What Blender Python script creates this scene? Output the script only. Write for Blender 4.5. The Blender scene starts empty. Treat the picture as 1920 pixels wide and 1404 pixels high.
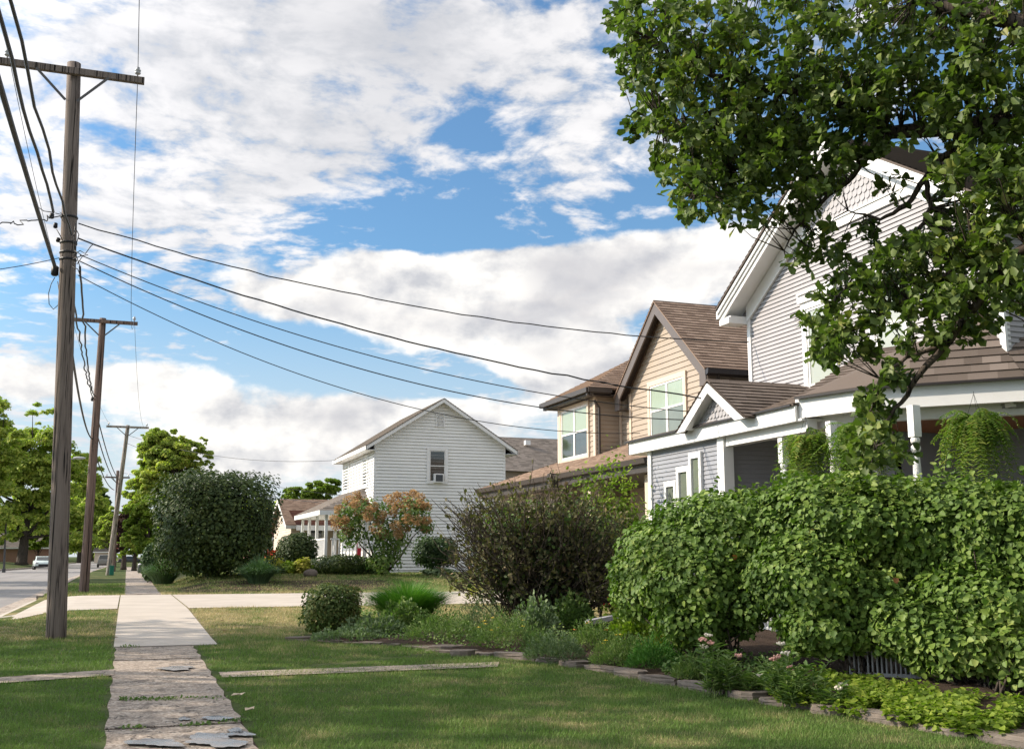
import bpy, math, random
import numpy as np
from mathutils import Vector
rnd = random.Random(7); rs = np.random.RandomState(11)
S = bpy.context.scene; COL = S.collection
# ------------------------------------------------------------------ camera, sky, sun, exposure
F = 2000.0; PSI = math.atan(722/math.hypot(F, 341)); TH = math.atan(341/F); HC = 1.35
cam = bpy.data.cameras.new('camera'); co = bpy.data.objects.new('camera', cam); COL.objects.link(co)
cam.sensor_width = 36; cam.lens = 36*F/1920; cam.clip_end = 4000; cam.clip_start = .1
co.location = (0, 0, HC); co.rotation_euler = (math.pi/2+TH, 0, -PSI); S.camera = co
SUN_AZ = math.radians(-67)          # clockwise from +Y (the street's direction); minus = towards the road
SUN_EL = math.radians(32)
sun = bpy.data.lights.new('sun', 'SUN'); sun.energy = 4.7; sun.angle = math.radians(.6); sun.color = (1, .88, .73)
so = bpy.data.objects.new('sun', sun); COL.objects.link(so)
sd = Vector((math.sin(SUN_AZ)*math.cos(SUN_EL), math.cos(SUN_AZ)*math.cos(SUN_EL), math.sin(SUN_EL)))
so.rotation_euler = sd.to_track_quat('Z', 'Y').to_euler(); so.location = (-20, 20, 30)
S.view_settings.view_transform = 'Standard'; S.view_settings.look = 'None'; S.view_settings.gamma = 1
S.view_settings.exposure = 0.47
S.cycles.max_bounces = 6; S.cycles.diffuse_bounces = 3; S.cycles.glossy_bounces = 3; S.cycles.transmission_bounces = 4
S.cycles.transparent_max_bounces = 6
W = bpy.data.worlds.new('World'); S.world = W; W.use_nodes = True

class NT:
    """small node-graph writer"""
    def __init__(s, tree): s.t = tree; s.n = tree.nodes; s.l = tree.links
    def node(s, typ, **kw):
        nd = s.n.new(typ)
        for k, v in kw.items(): setattr(nd, k, v)
        return nd
    def put(s, sock, v):
        if hasattr(v, 'links') or isinstance(v, bpy.types.NodeSocket): s.l.new(v, sock)
        elif v is not None: sock.default_value = v
    def math(s, op, a, b=None, c=None, clamp=False):
        nd = s.node('ShaderNodeMath', operation=op, use_clamp=clamp)
        for i, v in enumerate((a, b, c)):
            if v is not None: s.put(nd.inputs[i], v)
        return nd.outputs[0]
    def vmath(s, op, a, b=None):
        nd = s.node('ShaderNodeVectorMath', operation=op); s.put(nd.inputs[0], a)
        if b is not None: s.put(nd.inputs[1], b)
        return nd.outputs['Value'] if op in ('DOT_PRODUCT', 'LENGTH') else nd.outputs[0]
    def noise(s, vec, scale, detail=4, rough=.55, dist=0., col=False):
        nd = s.node('ShaderNodeTexNoise'); s.put(nd.inputs['Vector'], vec); nd.inputs['Scale'].default_value = scale
        nd.inputs['Detail'].default_value = detail; nd.inputs['Roughness'].default_value = rough; nd.inputs['Distortion'].default_value = dist
        return nd.outputs['Color' if col else 'Fac']
    def ramp(s, fac, stops, interp='LINEAR'):
        nd = s.node('ShaderNodeValToRGB'); cr = nd.color_ramp; cr.interpolation = interp
        while len(cr.elements) < len(stops): cr.elements.new(.5)
        for e, (p, c) in zip(cr.elements, stops):
            e.position = p; e.color = (c, c, c, 1) if isinstance(c, (int, float)) else (*c, 1)
        s.put(nd.inputs[0], fac); return nd.outputs[0]
    def mix(s, f, a, b, mode='MIX'):
        nd = s.node('ShaderNodeMix', data_type='RGBA', blend_type=mode)
        s.put(nd.inputs[0], f)
        for i, v in ((6, a), (7, b)):
            s.put(nd.inputs[i], (*v, 1) if isinstance(v, tuple) and len(v) == 3 else v)
        return nd.outputs[2]
    def mapr(s, v, a, b, c=0., d=1.):
        nd = s.node('ShaderNodeMapRange', interpolation_type='SMOOTHSTEP'); s.put(nd.inputs[0], v)
        for i, x in zip((1, 2, 3, 4), (a, b, c, d)): nd.inputs[i].default_value = x
        return nd.outputs[0]

def world():
    t = NT(W.node_tree); t.n.clear()
    sky = t.node('ShaderNodeTexSky', sky_type='NISHITA', sun_disc=False, sun_elevation=SUN_EL, sun_rotation=SUN_AZ)
    sky.air_density = 1.25; sky.dust_density = .4; sky.ozone_density = 2.2
    d = t.node('ShaderNodeTexCoord').outputs['Generated']
    d = t.vmath('NORMALIZE', d)
    sx = t.node('ShaderNodeSeparateXYZ'); t.put(sx.inputs[0], d); dx, dy, dz = sx.outputs
    # bearing and height of each direction of the sky (radians); the clouds are laid out over these
    az = t.math('ARCTAN2', dx, dy); el = t.math('ARCSINE', dz)
    # ---- high broken cloud sheet, on a plane far overhead
    k = t.math('DIVIDE', 1.0, t.math('MAXIMUM', t.math('ADD', dz, .10), .04))
    cv = t.node('ShaderNodeCombineXYZ'); t.put(cv.inputs[0], t.math('MULTIPLY', dx, k)); t.put(cv.inputs[1], t.math('MULTIPLY', dy, k)); 
    P = cv.outputs[0]
    warp = t.noise(P, 1.7, 3, .5, col=True)
    wv = t.node('ShaderNodeVectorMath', operation='SCALE'); t.put(wv.inputs[0], t.vmath('SUBTRACT', warp, (.5, .5, .5))); wv.inputs['Scale'].default_value = .22
    Pw = t.vmath('ADD', P, wv.outputs[0])
    big = t.noise(Pw, .95, 3, .5); fine = t.noise(Pw, 9.5, 5, .6); mid = t.noise(Pw, 2.7, 5, .6)
    def blob(a, e, ra, re, amp):     # a soft region of the sky: + more cloud, - a gap of blue
        u = t.math('DIVIDE', t.math('SUBTRACT', az, math.radians(a)), math.radians(ra)); v = t.math('DIVIDE', t.math('SUBTRACT', el, math.radians(e)), math.radians(re))
        q = t.math('ADD', t.math('MULTIPLY', u, u), t.math('MULTIPLY', v, v))
        return t.math('MULTIPLY', t.math('EXPONENT', t.math('MULTIPLY', q, -1.0)), amp)
    cover = t.math('ADD', t.math('MULTIPLY', big, .22), t.math('MULTIPLY', mid, .45)); cover = t.math('ADD', cover, t.math('MULTIPLY', fine, 1.25)); cover = t.math('SUBTRACT', cover, .29)
    for b in BLOBS_HIGH: cover = t.math('ADD', cover, blob(*b))
    cover = t.math('ADD', cover, t.mapr(el, math.radians(34), math.radians(52), 0, .22)); cover = t.math('ADD', cover, t.mapr(t.math('ABSOLUTE', t.math('SUBTRACT', az, math.radians(20))), math.radians(38), math.radians(60), 0, .12))  # extra cloud cover out of view, added for whiter, brighter ambient light
    high = t.math('POWER', t.mapr(cover, .60, .92), .8)
    # ---- low heaped clouds near the skyline
    v3 = t.node('ShaderNodeCombineXYZ'); t.put(v3.inputs[0], az); t.put(v3.inputs[1], t.math('MULTIPLY', el, 1.5)); v3.inputs[2].default_value = 3.1
    n1 = t.noise(v3.outputs[0], 9, 9, .55); n2 = t.noise(v3.outputs[0], 30, 5, .6)
    belt = t.mapr(el, math.radians(17), math.radians(24), 0, -.6)
    cum = t.math('ADD', t.math('MULTIPLY', n1, .76), t.math('MULTIPLY', n2, .24)); cum = t.math('ADD', cum, belt)
    for b in BLOBS_LOW: cum = t.math('ADD', cum, blob(*b))
    low = t.mapr(cum, .585, .735); lowd = t.mapr(cum, .66, 1.05)
    v4 = t.vmath('ADD', v3.outputs[0], (-.012, .022, 0)); n3 = t.noise(v4, 9, 9, .55)          # thicker side of each heap
    lit = t.math('ADD', t.math('MULTIPLY', t.math('SUBTRACT', n1, n3), 5.5), .66, clamp=True)
    white = t.mix(lit, (.47, .475, .50), (.87, .84, .795))
    under = t.mapr(t.noise(v3.outputs[0], 5.2, 3, .5), .40, .60); white = t.mix(t.math('MULTIPLY', t.math('MULTIPLY', under, lowd), .75), white, (.44, .435, .46))
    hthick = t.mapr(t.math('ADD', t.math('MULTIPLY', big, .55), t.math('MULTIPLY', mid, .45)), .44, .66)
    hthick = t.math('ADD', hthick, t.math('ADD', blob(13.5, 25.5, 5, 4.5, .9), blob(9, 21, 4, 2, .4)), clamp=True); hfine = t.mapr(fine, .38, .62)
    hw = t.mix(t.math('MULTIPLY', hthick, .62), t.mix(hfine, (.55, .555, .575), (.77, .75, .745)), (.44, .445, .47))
    skyc = t.node('ShaderNodeMix', data_type='RGBA', blend_type='MULTIPLY'); skyc.inputs[0].default_value = 1
    t.put(skyc.inputs[6], sky.outputs[0]); skyc.inputs[7].default_value = (SKYK*.63, SKYK*.91, SKYK*1.10, 1)
    c = t.mix(t.math('MULTIPLY', high, .95), skyc.outputs[2], hw)
    hz = t.mapr(el, math.radians(0), math.radians(16), .86, .03)
    c = t.mix(hz, c, (.56, .59, .64))
    c = t.mix(t.math('MULTIPLY', low, .97), c, white)
    # sky boosted round the sun, out of frame, added as fill for the shade
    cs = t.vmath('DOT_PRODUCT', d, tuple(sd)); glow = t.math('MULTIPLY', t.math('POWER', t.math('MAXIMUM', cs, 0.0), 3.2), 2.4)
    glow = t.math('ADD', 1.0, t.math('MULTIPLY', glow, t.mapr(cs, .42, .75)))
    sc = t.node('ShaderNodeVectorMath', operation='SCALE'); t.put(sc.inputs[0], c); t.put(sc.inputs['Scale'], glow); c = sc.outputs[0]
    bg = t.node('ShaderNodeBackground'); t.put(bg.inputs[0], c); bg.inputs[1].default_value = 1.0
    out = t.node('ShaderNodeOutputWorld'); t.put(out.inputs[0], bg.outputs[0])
SKYK = .105        # the Nishita sky's strength; the cloud colours are already at picture scale
# (bearing, height, half-width, half-height, amount) in degrees
BLOBS_HIGH = [(-1.1, 23.7, 11.9, 6.3, 0.22), (10.1, 27.2, 12.8, 3.0, 0.24), (-5.6, 17.1, 6.7, 3.3, 0.14), (7.7, 22.0, 5.9, 2.4, 0.14), (11.8, 20.9, 6.0, 1.6, 0.08), (20.8, 21.0, 6.0, 1.6, 0.06), (19.0, 21.0, 3.9, 2.5, -0.05), (23.2, 23.7, 4.5, 2.7, 0.1), (23.5, 21.3, 4.2, 3.2, 0.06), (18.4, 24.8, 3.7, 1.6, 0.06), (6.1, 18.6, 4.6, 1.1, 0.14), (1.5, 16.9, 4.7, 1.6, 0.12), (20.8, 27.5, 4.6, 2.3, 0.1), (16.2, 27.4, 3.7, 1.8, 0.1), (14.5, 18.1, 5.4, 1.7, -0.26), (19.6, 16.3, 5.0, 1.3, -0.22), (9.6, 18.0, 1.7, 1.4, -0.08), (22.6, 22.4, 6.0, 3.2, 0.05), (22.3, 18.8, 4.7, 1.1, 0.04), (17.8, 22.7, 1.8, 1.9, -0.1), (26.4, 18.1, 2.6, 2.5, -0.1), (26.3, 25.0, 2.1, 3.1, -0.03), (1.7, 12.0, 7.1, 2.2, -0.14), (8.1, 10.7, 3.1, 1.7, -0.3), (13.8, 9.1, 8.7, 1.1, -0.2), (24.5, 11.4, 5.7, 1.1, -0.2), (4.6, 8.6, 7.2, 1.1, -0.12), (-5.3, 13.3, 3.7, 1.6, -0.02), (35.6, 22.9, 6.7, 6.3, -0.05)]
BLOBS_LOW = [(13.7, 14.0, 9.7, 2.4, 0.36), (11.9, 15.3, 2.6, 1.4, 0.12), (22.2, 13.7, 5.8, 1.7, 0.15), (27.5, 15.9, 6.5, 2.2, 0.36), (21.1, 14.9, 4.7, 1.4, 0.22), (8.0, 13.5, 3.4, 1.4, 0.18), (14.9, 12.0, 7.6, 1.4, 0.22), (32.4, 16.2, 3.3, 2.5, 0.15), (-1.5, 8.6, 6.0, 1.5, 0.3), (1.9, 9.3, 2.9, 1.1, 0.12), (-5.4, 8.8, 2.9, 1.3, 0.18), (4.9, 7.2, 4.1, 1.1, 0.15), (22.5, 10.0, 3.2, 1.2, 0.34), (25.1, 8.0, 5.7, 1.7, 0.05), (12.1, 7.1, 4.9, 1.1, 0.3), (9.4, 5.1, 5.6, 1.1, 0.16), (16.4, 6.0, 5.7, 1.4, 0.12), (4.5, 4.7, 4.4, 1.1, 0.12), (17.9, 8.0, 3.5, 0.9, 0.1), (-4.7, 5.0, 6.5, 2.1, 0.05), (11.8, 7.1, 4.9, 1.1, 0.2), (6.6, 4.5, 4.4, 1.4, 0.1), (9.2, 11.3, 4.3, 1.0, -0.3), (12.6, 9.7, 3.5, 0.9, -0.25), (22.5, 10.0, 3.8, 1.6, 0.2), (16.4, 6.9, 3.5, 1.7, 0.14), (8.1, 9.8, 2.8, 0.7, -0.3), (17.3, 9.3, 2.6, 0.6, -0.25), (6.4, 10.7, 1.7, 0.8, -0.2), (2.6, 11.5, 3.0, 1.0, -0.28), (-0.4, 12.9, 4.3, 1.6, -0.35), (14.5, 17.1, 7.7, 0.8, -0.35), (23.8, 18.6, 8.7, 1.1, -0.4)]
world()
W.cycles.sampling_method = 'MANUAL'; W.cycles.sample_map_resolution = 512

SHADE = [(-13.2, 12.5, 11.6, 4.3, 1900), (-12.9, 19, 12.8, 4.4, 2200), (-13.4, 24.8, 11.0, 3.6, 1600), (-14, 47, 12, 4.5, 4500), (-13.6, 60, 12, 4.5, 4500)]
# ------------------------------------------------------------------ pixel of the photograph -> a direction, to measure the place
RT = np.array([math.cos(PSI), -math.sin(PSI), 0]); FH = np.array([math.sin(PSI), math.cos(PSI), 0]); ZZ = np.array([0, 0, 1.])
FW = FH*math.cos(TH)+ZZ*math.sin(TH); UPV = -FH*math.sin(TH)+ZZ*math.cos(TH); C0 = np.array([0, 0, HC])
def ray(x, y): return RT*((x-960)/F)+UPV*((702-y)/F)+FW
def onX(x, y, X): d = ray(x, y); return C0+d*(X/d[0])
def onY(x, y, Y): d = ray(x, y); return C0+d*(Y/d[1])
def onZ(x, y, z): d = ray(x, y); return C0+d*((z-HC)/d[2])
def atD(x, y, D): d = ray(x, y); return C0+d*(D/(d@FH))
def proj(p):
    q = np.asarray(p)-C0; w = q@FW; return 960+F*(q@RT)/w, 702-F*(q@UPV)/w
# ------------------------------------------------------------------ terrain
def ss(a, b, x): t = np.clip((np.asarray(x, float)-a)/(b-a), 0, 1); return t*t*(3-2*t)
def gz(X, Y):
    X = np.asarray(X, float); Y = np.asarray(Y, float)
    z = np.interp(Y, [0, 8, 15, 18, 26, 36, 40, 64, 100, 150, 300], [-.1, -.06, .03, .03, .18, .16, .16, .28, .2, 0, 0])
    z = z + .12*ss(5.2, 9, X)*(1-ss(21, 26, Y)) + .6*ss(-12, -20, X)*0 + .6*ss(11.1, 14, -X)
    z = z + .42*ss(36.3, 45, Y)*ss(1.6, 3.2, X)*(1-ss(70, 110, Y))
    road = ss(-10.92, -10.88, X)*(1-ss(-2.52, -2.48, X))
    ap = ss(23.4, 24.2, Y)*(1-ss(35.7, 36.5, Y))*ss(-2.55, -2.45, X)*(1-ss(-2.4, -1.2, X))
    return z - .13*road - .11*ap
def GA(x, y):
    """the points of the ground seen at arrays of pixels"""
    x = np.atleast_1d(np.asarray(x, float)); y = np.atleast_1d(np.asarray(y, float)); d = RT*((x-960)/F)[:, None]+UPV*((702-y)/F)[:, None]+FW; z = np.zeros(len(x)); dz = np.minimum(d[:, 2], -1e-4)
    for k in range(40): p = C0+d*((z-HC)/dz)[:, None]; z = .5*z+.5*gz(p[:, 0], p[:, 1])
    p[:, 2] = gz(p[:, 0], p[:, 1]); return p
def G(x, y): return GA([x], [y])[0]
# ------------------------------------------------------------------ mesh helpers
def tag(o, label=None, cat=None, group=None, kind=None):
    if label: o['label'] = label
    if cat: o['category'] = cat
    if group: o['group'] = group
    if kind: o['kind'] = kind
    return o
def thing(name, loc, label, cat, group=None):
    o = bpy.data.objects.new(name, None); COL.objects.link(o); o.location = loc; o.empty_display_size = .2
    return tag(o, label, cat, group)
def org(o):
    v = np.zeros(3)
    while o is not None: v = v+np.array(o.location); o = o.parent
    return v
class MB:
    def __init__(s): s.v = []; s.f = []; s.uv = []; s.n = 0
    def add(s, vs, fs, uvs=None):
        vs = [tuple(map(float, p)) for p in vs]
        s.v += vs; s.f += [tuple(i+s.n for i in f) for f in fs]
        s.uv += uvs if uvs else [[(0, 0)]*len(f) for f in fs]
        s.n += len(vs); return s
    def box(s, x0, y0, z0, x1, y1, z1):
        x0, x1 = sorted((x0, x1)); y0, y1 = sorted((y0, y1)); z0, z1 = sorted((z0, z1))
        v = [(x, y, z) for z in (z0, z1) for y in (y0, y1) for x in (x0, x1)]
        return s.add(v, [(0, 2, 3, 1), (4, 5, 7, 6), (0, 1, 5, 4), (2, 6, 7, 3), (0, 4, 6, 2), (1, 3, 7, 5)])
    def obox(s, o, a, b, c):
        """box from corner o along three vectors"""
        o, a, b, c = map(np.asarray, (o, a, b, c)); v = [o+i*a+j*b+k*c for k in (0, 1) for j in (0, 1) for i in (0, 1)]
        f = [(0, 2, 3, 1), (4, 5, 7, 6), (0, 1, 5, 4), (2, 6, 7, 3), (0, 4, 6, 2), (1, 3, 7, 5)]
        if np.dot(np.cross(a, b), c) < 0: f = [q[::-1] for q in f]
        return s.add(v, f)
    def bar(s, p, q, w, h=None, up=(0, 0, 1)):
        """rectangular bar centred on the line p-q"""
        h = h or w; p = np.asarray(p, float); q = np.asarray(q, float); d = q-p; d /= np.linalg.norm(d)
        a = np.cross(d, up)
        if np.linalg.norm(a) < 1e-4: a = np.cross(d, (1, 0, 0))
        a /= np.linalg.norm(a); b = np.cross(a, d)
        return s.obox(p-a*w/2-b*h/2, q-p, a*w, b*h)
    def tube(s, pts, r, k=8, cap=True):
        pts = [np.asarray(p, float) for p in pts]; n = len(pts); rr = [r]*n if np.isscalar(r) else list(r)
        ref = None; vs = []
        for i, p in enumerate(pts):
            d = pts[min(i+1, n-1)]-pts[max(i-1, 0)]; d = d/(np.linalg.norm(d)+1e-9)
            if ref is None: ref = np.array([0, 0, 1.]) if abs(d[2]) < .9 else np.array([1., 0, 0])
            a = np.cross(d, ref); a /= np.linalg.norm(a)+1e-9; b = np.cross(a, d); ref = b
            for j in range(k):
                t = 2*math.pi*j/k; vs.append(p+rr[i]*(a*math.cos(t)+b*math.sin(t)))
        fs = [(i*k+j, i*k+(j+1) % k, (i+1)*k+(j+1) % k, (i+1)*k+j) for i in range(n-1) for j in range(k)]
        L = [0]
        for i in range(1, n): L.append(L[-1]+float(np.linalg.norm(pts[i]-pts[i-1])))
        uv = [[(j/k, L[i]), ((j+1)/k, L[i]), ((j+1)/k, L[i+1]), (j/k, L[i+1])] for i in range(n-1) for j in range(k)]
        if cap: fs += [tuple(range(k))[::-1], tuple((n-1)*k+j for j in range(k))]; uv += [[(0, 0)]*k, [(0, 0)]*k]
        return s.add(vs, fs, uv)
    def lathe(s, c, prof, k=16):
        c = np.asarray(c, float)
        vs = [c+np.array([r*math.cos(2*math.pi*j/k), r*math.sin(2*math.pi*j/k), z]) for r, z in prof for j in range(k)]
        n = len(prof); fs = [(i*k+j, i*k+(j+1) % k, (i+1)*k+(j+1) % k, (i+1)*k+j) for i in range(n-1) for j in range(k)]
        fs += [tuple(range(k))[::-1], tuple((n-1)*k+j for j in range(k))]
        return s.add(vs, fs)
    def prism(s, poly, d):
        """closed prism: polygon (3D points) pushed along d"""
        poly = [np.asarray(p, float) for p in poly]; d = np.asarray(d, float); n = len(poly)
        return s.add(poly+[p+d for p in poly], [tuple(range(n))[::-1], tuple(range(n, 2*n))]+[(i, (i+1) % n, n+(i+1) % n, n+i) for i in range(n)])
    def ball(s, c, r, seg=10, ring=7, jit=0., sq=(1, 1, 1)):
        prof = []
        c = np.asarray(c, float); vs = []
        for i in range(ring+1):
            th = math.pi*i/ring
            for j in range(seg):
                ph = 2*math.pi*j/seg; q = 1+rnd.uniform(-jit, jit)
                vs.append(c+r*q*np.array([sq[0]*math.sin(th)*math.cos(ph), sq[1]*math.sin(th)*math.sin(ph), -sq[2]*math.cos(th)]))
        return s.add(vs, [(i*seg+j, i*seg+(j+1) % seg, (i+1)*seg+(j+1) % seg, (i+1)*seg+j) for i in range(ring) for j in range(seg)])
    def build(s, name, mat, parent=None, smooth=False, bevel=0.):
        o_ = org(parent) if parent is not None else np.zeros(3)
        me = bpy.data.meshes.new(name); va = np.array(s.v)-o_
        me.from_pydata([tuple(p) for p in va], [], s.f)
        ul = me.uv_layers.new(name='UVMap'); flat = [c for f in s.uv for p in f for c in p]
        ul.data.foreach_set('uv', flat)
        if smooth: me.polygons.foreach_set('use_smooth', [True]*len(me.polygons))
        me.materials.append(mat); me.validate()
        o = bpy.data.objects.new(name, me); COL.objects.link(o)
        if parent is not None: o.parent = parent
        if bevel:
            m = o.modifiers.new('bevel', 'BEVEL'); m.width = bevel; m.segments = 2; m.limit_method = 'ANGLE'
        return o
def single(name, mb, mat, label, cat, group=None, kind=None, smooth=False, bevel=0., base=None):
    """a thing that is one mesh, its origin at its base"""
    va = np.array(mb.v); b = np.array(base) if base is not None else np.array([va[:, 0].mean(), va[:, 1].mean(), va[:, 2].min()])
    mb.v = [tuple(p) for p in va-b]; o = mb.build(name, mat, None, smooth, bevel); o.location = b
    return tag(o, label, cat, group, kind)
def clip(poly, v, keep_above):
    out = []
    for i in range(len(poly)):
        a, b = poly[i], poly[(i+1) % len(poly)]; ia = (a[1] >= v) == keep_above or abs(a[1]-v) < 1e-9; ib = (b[1] >= v) == keep_above or abs(b[1]-v) < 1e-9
        if ia: out.append(a)
        if ia != ib and abs(b[1]-a[1]) > 1e-9:
            t = (v-a[1])/(b[1]-a[1]); out.append((a[0]+t*(b[0]-a[0]), v))
    return out
def courses(mb, o, u, v, poly, expo, thick, slot=0.):
    """lapped boards or shingle courses over a convex polygon in the plane o + a*u + b*v"""
    o, u, v = map(lambda q: np.asarray(q, float), (o, u, v)); n = np.cross(u, v); n /= np.linalg.norm(n)
    lo = min(p[1] for p in poly); hi = max(p[1] for p in poly); i = math.floor(lo/expo)
    while i*expo < hi-1e-6:
        v0 = max(i*expo, lo); v1 = min((i+1)*expo, hi); b0 = i*expo
        q = clip(clip(poly, v0, True), v1, False)
        if slot and v1-v0 > expo*.5: q = clip(q, v1-slot, False)
        if len(q) >= 3 and v1-v0 > 1e-4:
            off = [thick*(1-(p[1]-b0)/expo)+.002 for p in q]
            mb.add([o+p[0]*u+p[1]*v+n*h for p, h in zip(q, off)], [tuple(range(len(q)))], [[(p[0], p[1]) for p in q]])
            bt = sorted({round(p[0], 5) for p in q if abs(p[1]-v0) < 1e-5})
            if len(bt) >= 2:
                a, b = bt[0], bt[-1]; h = thick*(1-(v0-b0)/expo)+.002
                mb.add([o+a*u+v0*v, o+b*u+v0*v, o+b*u+v0*v+n*h, o+a*u+v0*v+n*h], [(0, 1, 2, 3)], [[(a, v0), (b, v0), (b, v0), (a, v0)]])
        i += 1
def slope_roof(mb, pts, expo=.14, thick=.014):
    """shingle courses on a planar, convex roof polygon of 3D points (outside face upward); first edge is the eave"""
    P = [np.asarray(p, float) for p in pts]; u = P[1]-P[0]; u /= np.linalg.norm(u)
    n = sum(np.cross(P[i]-P[0], P[i+1]-P[0]) for i in range(1, len(P)-1)); n /= np.linalg.norm(n)
    if n[2] < 0: u = -u; n = -n
    v = np.cross(n, u); 
    if v[2] < 0: v = -v; u = -u
    courses(mb, P[0], u, v, [(float((p-P[0])@u), float((p-P[0])@v)) for p in P], expo, thick*1.4, .004)
# fast mesh from arrays, for foliage
def npmesh(name, verts, faces, mat, parent=None, smooth=False, loc=None):
    me = bpy.data.meshes.new(name); faces = np.asarray(faces, np.int32); nf, k = faces.shape
    o_ = org(parent) if parent is not None else (np.asarray(loc) if loc is not None else np.zeros(3))
    va = (np.asarray(verts, np.float32)-o_).astype(np.float32)
    me.vertices.add(len(va)); me.vertices.foreach_set('co', va.ravel())
    me.loops.add(nf*k); me.loops.foreach_set('vertex_index', faces.ravel())
    me.polygons.add(nf); me.polygons.foreach_set('loop_start', np.arange(0, nf*k, k, dtype=np.int32)); 
    me.update(calc_edges=True); me.materials.append(mat)
    if smooth: me.polygons.foreach_set('use_smooth', [True]*nf)
    o = bpy.data.objects.new(name, me); COL.objects.link(o)
    if parent is not None: o.parent = parent
    elif loc is not None: o.location = loc
    return o
LEAF = {  # leaf outlines: (across, along, lift) base, side, side, tip, side, side
 'oval': [(0, 0, 0), (-.30, .28, .10), (-.27, .70, .09), (0, 1, -.05), (.27, .70, .09), (.30, .28, .10)],
 'heart': [(0, 0, 0), (-.44, .22, .12), (-.34, .66, .08), (0, 1, -.10), (.34, .66, .08), (.44, .22, .12)],
 'oak': [(0, 0, 0), (-.22, .32, .05), (-.31, .76, .10), (0, 1, -.06), (.31, .76, .10), (.22, .32, .05)],
 'thin': [(0, 0, 0), (-.11, .30, .03), (-.09, .66, .03), (0, 1, -.12), (.09, .66, .03), (.11, .30, .03)],
 'maple': [(0, 0, 0), (-.5, .30, .08), (-.36, .75, .02), (0, 1, -.1), (.36, .75, .02), (.5, .30, .08)]}
def leaves(P, D, N, size, shape):
    """P base points, D direction of the tip, N face normal, size (n,) -> verts, quads"""
    D = D/(np.linalg.norm(D, axis=1, keepdims=True)+1e-9); A = np.cross(D, N); A /= np.linalg.norm(A, axis=1, keepdims=True)+1e-9
    M = np.cross(A, D); T = np.array(LEAF[shape]); s = np.asarray(size)[:, None, None]
    V = P[:, None, :]+s*(T[None, :, 0:1]*A[:, None, :]+T[None, :, 1:2]*D[:, None, :]+T[None, :, 2:3]*M[:, None, :])
    n = len(P); b = (np.arange(n)*6)[:, None]
    Fq = np.concatenate([b+np.array([0, 3, 2, 1]), b+np.array([0, 5, 4, 3])], axis=0)
    return V.reshape(-1, 3), Fq
def cards(P, N, size, rs_=rs):
    """small bent four-cornered leaf clumps for far crowns"""
    n = len(P); N = N/(np.linalg.norm(N, axis=1, keepdims=True)+1e-9); r = rs_.normal(size=(n, 3)); A = np.cross(N, r); A /= np.linalg.norm(A, axis=1, keepdims=True)+1e-9
    B = np.cross(N, A); s = np.asarray(size)[:, None]; j = lambda: rs_.uniform(.6, 1.25, (n, 1))
    V = np.stack([P-A*s*j(), P-B*s*.6*j()+N*s*.15, P+A*s*j(), P+B*s*.6*j()+N*s*.15], axis=1)
    return V.reshape(-1, 3), (np.arange(n)*4)[:, None]+np.arange(4)
def rdir(n): v = rs.normal(size=(n, 3)); return v/np.linalg.norm(v, axis=1, keepdims=True)
# ------------------------------------------------------------------ materials
def material(name, fn, disp=False):
    m = bpy.data.materials.new(name); m.use_nodes = True; t = NT(m.node_tree); t.n.clear()
    out = t.node('ShaderNodeOutputMaterial'); fn(t, out); return m
def princ(t, out, col, rough=.6, bump=None, bs=.3, bd=.01, spec=.35, metal=0., **kw):
    b = t.node('ShaderNodeBsdfPrincipled'); t.put(b.inputs['Base Color'], (*col, 1) if isinstance(col, tuple) else col)
    t.put(b.inputs['Roughness'], rough); b.inputs['Specular IOR Level'].default_value = spec; b.inputs['Metallic'].default_value = metal
    if bump is not None:
        bn = t.node('ShaderNodeBump'); bn.inputs['Strength'].default_value = bs; bn.inputs['Distance'].default_value = bd
        t.put(bn.inputs['Height'], bump); t.put(b.inputs['Normal'], bn.outputs[0])
    t.put(out.inputs[0], b.outputs[0]); return b
def pos(t): return t.node('ShaderNodeNewGeometry').outputs['Position']
def rpi(t): return t.node('ShaderNodeNewGeometry').outputs['Random Per Island']
def paint(name, c, rough=.5, dirt=.12, scale=3.):
    def fn(t, out):
        p = pos(t); n = t.noise(p, scale, 5, .6); n2 = t.noise(p, 40, 2)
        col = t.mix(t.math('MULTIPLY', t.mapr(n, .35, .75), dirt*2.2), c, tuple(x*.55 for x in c))
        princ(t, out, col, rough, n2, .12, .003)
    return material(name, fn)
def flat(name, c, rough=.5, metal=0., spec=.4):
    return material(name, lambda t, out: princ(t, out, t.mix(t.noise(pos(t), 9, 3), tuple(x*.8 for x in c), tuple(min(1, x*1.15) for x in c)), rough, metal=metal, spec=spec))
def foliage(name, stops, trans=.28, rough=.5, spec=.3, hue=None, tc=None):
    spec *= .7; rough = min(.7, rough+.08)
    """leaves: each leaf its own tone, with patches over the plant"""
    def fn(t, out):
        r = rpi(t); n = t.noise(pos(t), 1.3, 3, .6)
        f = t.math('ADD', t.math('MULTIPLY', r, .62), t.math('MULTIPLY', t.mapr(n, .3, .7), .38))
        col = t.ramp(f, stops); 
        b = t.node('ShaderNodeBsdfPrincipled'); t.put(b.inputs['Base Color'], col); b.inputs['Roughness'].default_value = rough; b.inputs['Specular IOR Level'].default_value = spec
        tr = t.node('ShaderNodeBsdfTranslucent'); t.put(tr.inputs[0], t.mix(1.0, col, tc or (1.0, 1.35, .45), 'MULTIPLY'))
        mx = t.node('ShaderNodeMixShader'); mx.inputs[0].default_value = trans; t.put(mx.inputs[1], b.outputs[0]); t.put(mx.inputs[2], tr.outputs[0])
        t.put(out.inputs[0], mx.outputs[0])
    return material(name, fn)
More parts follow.
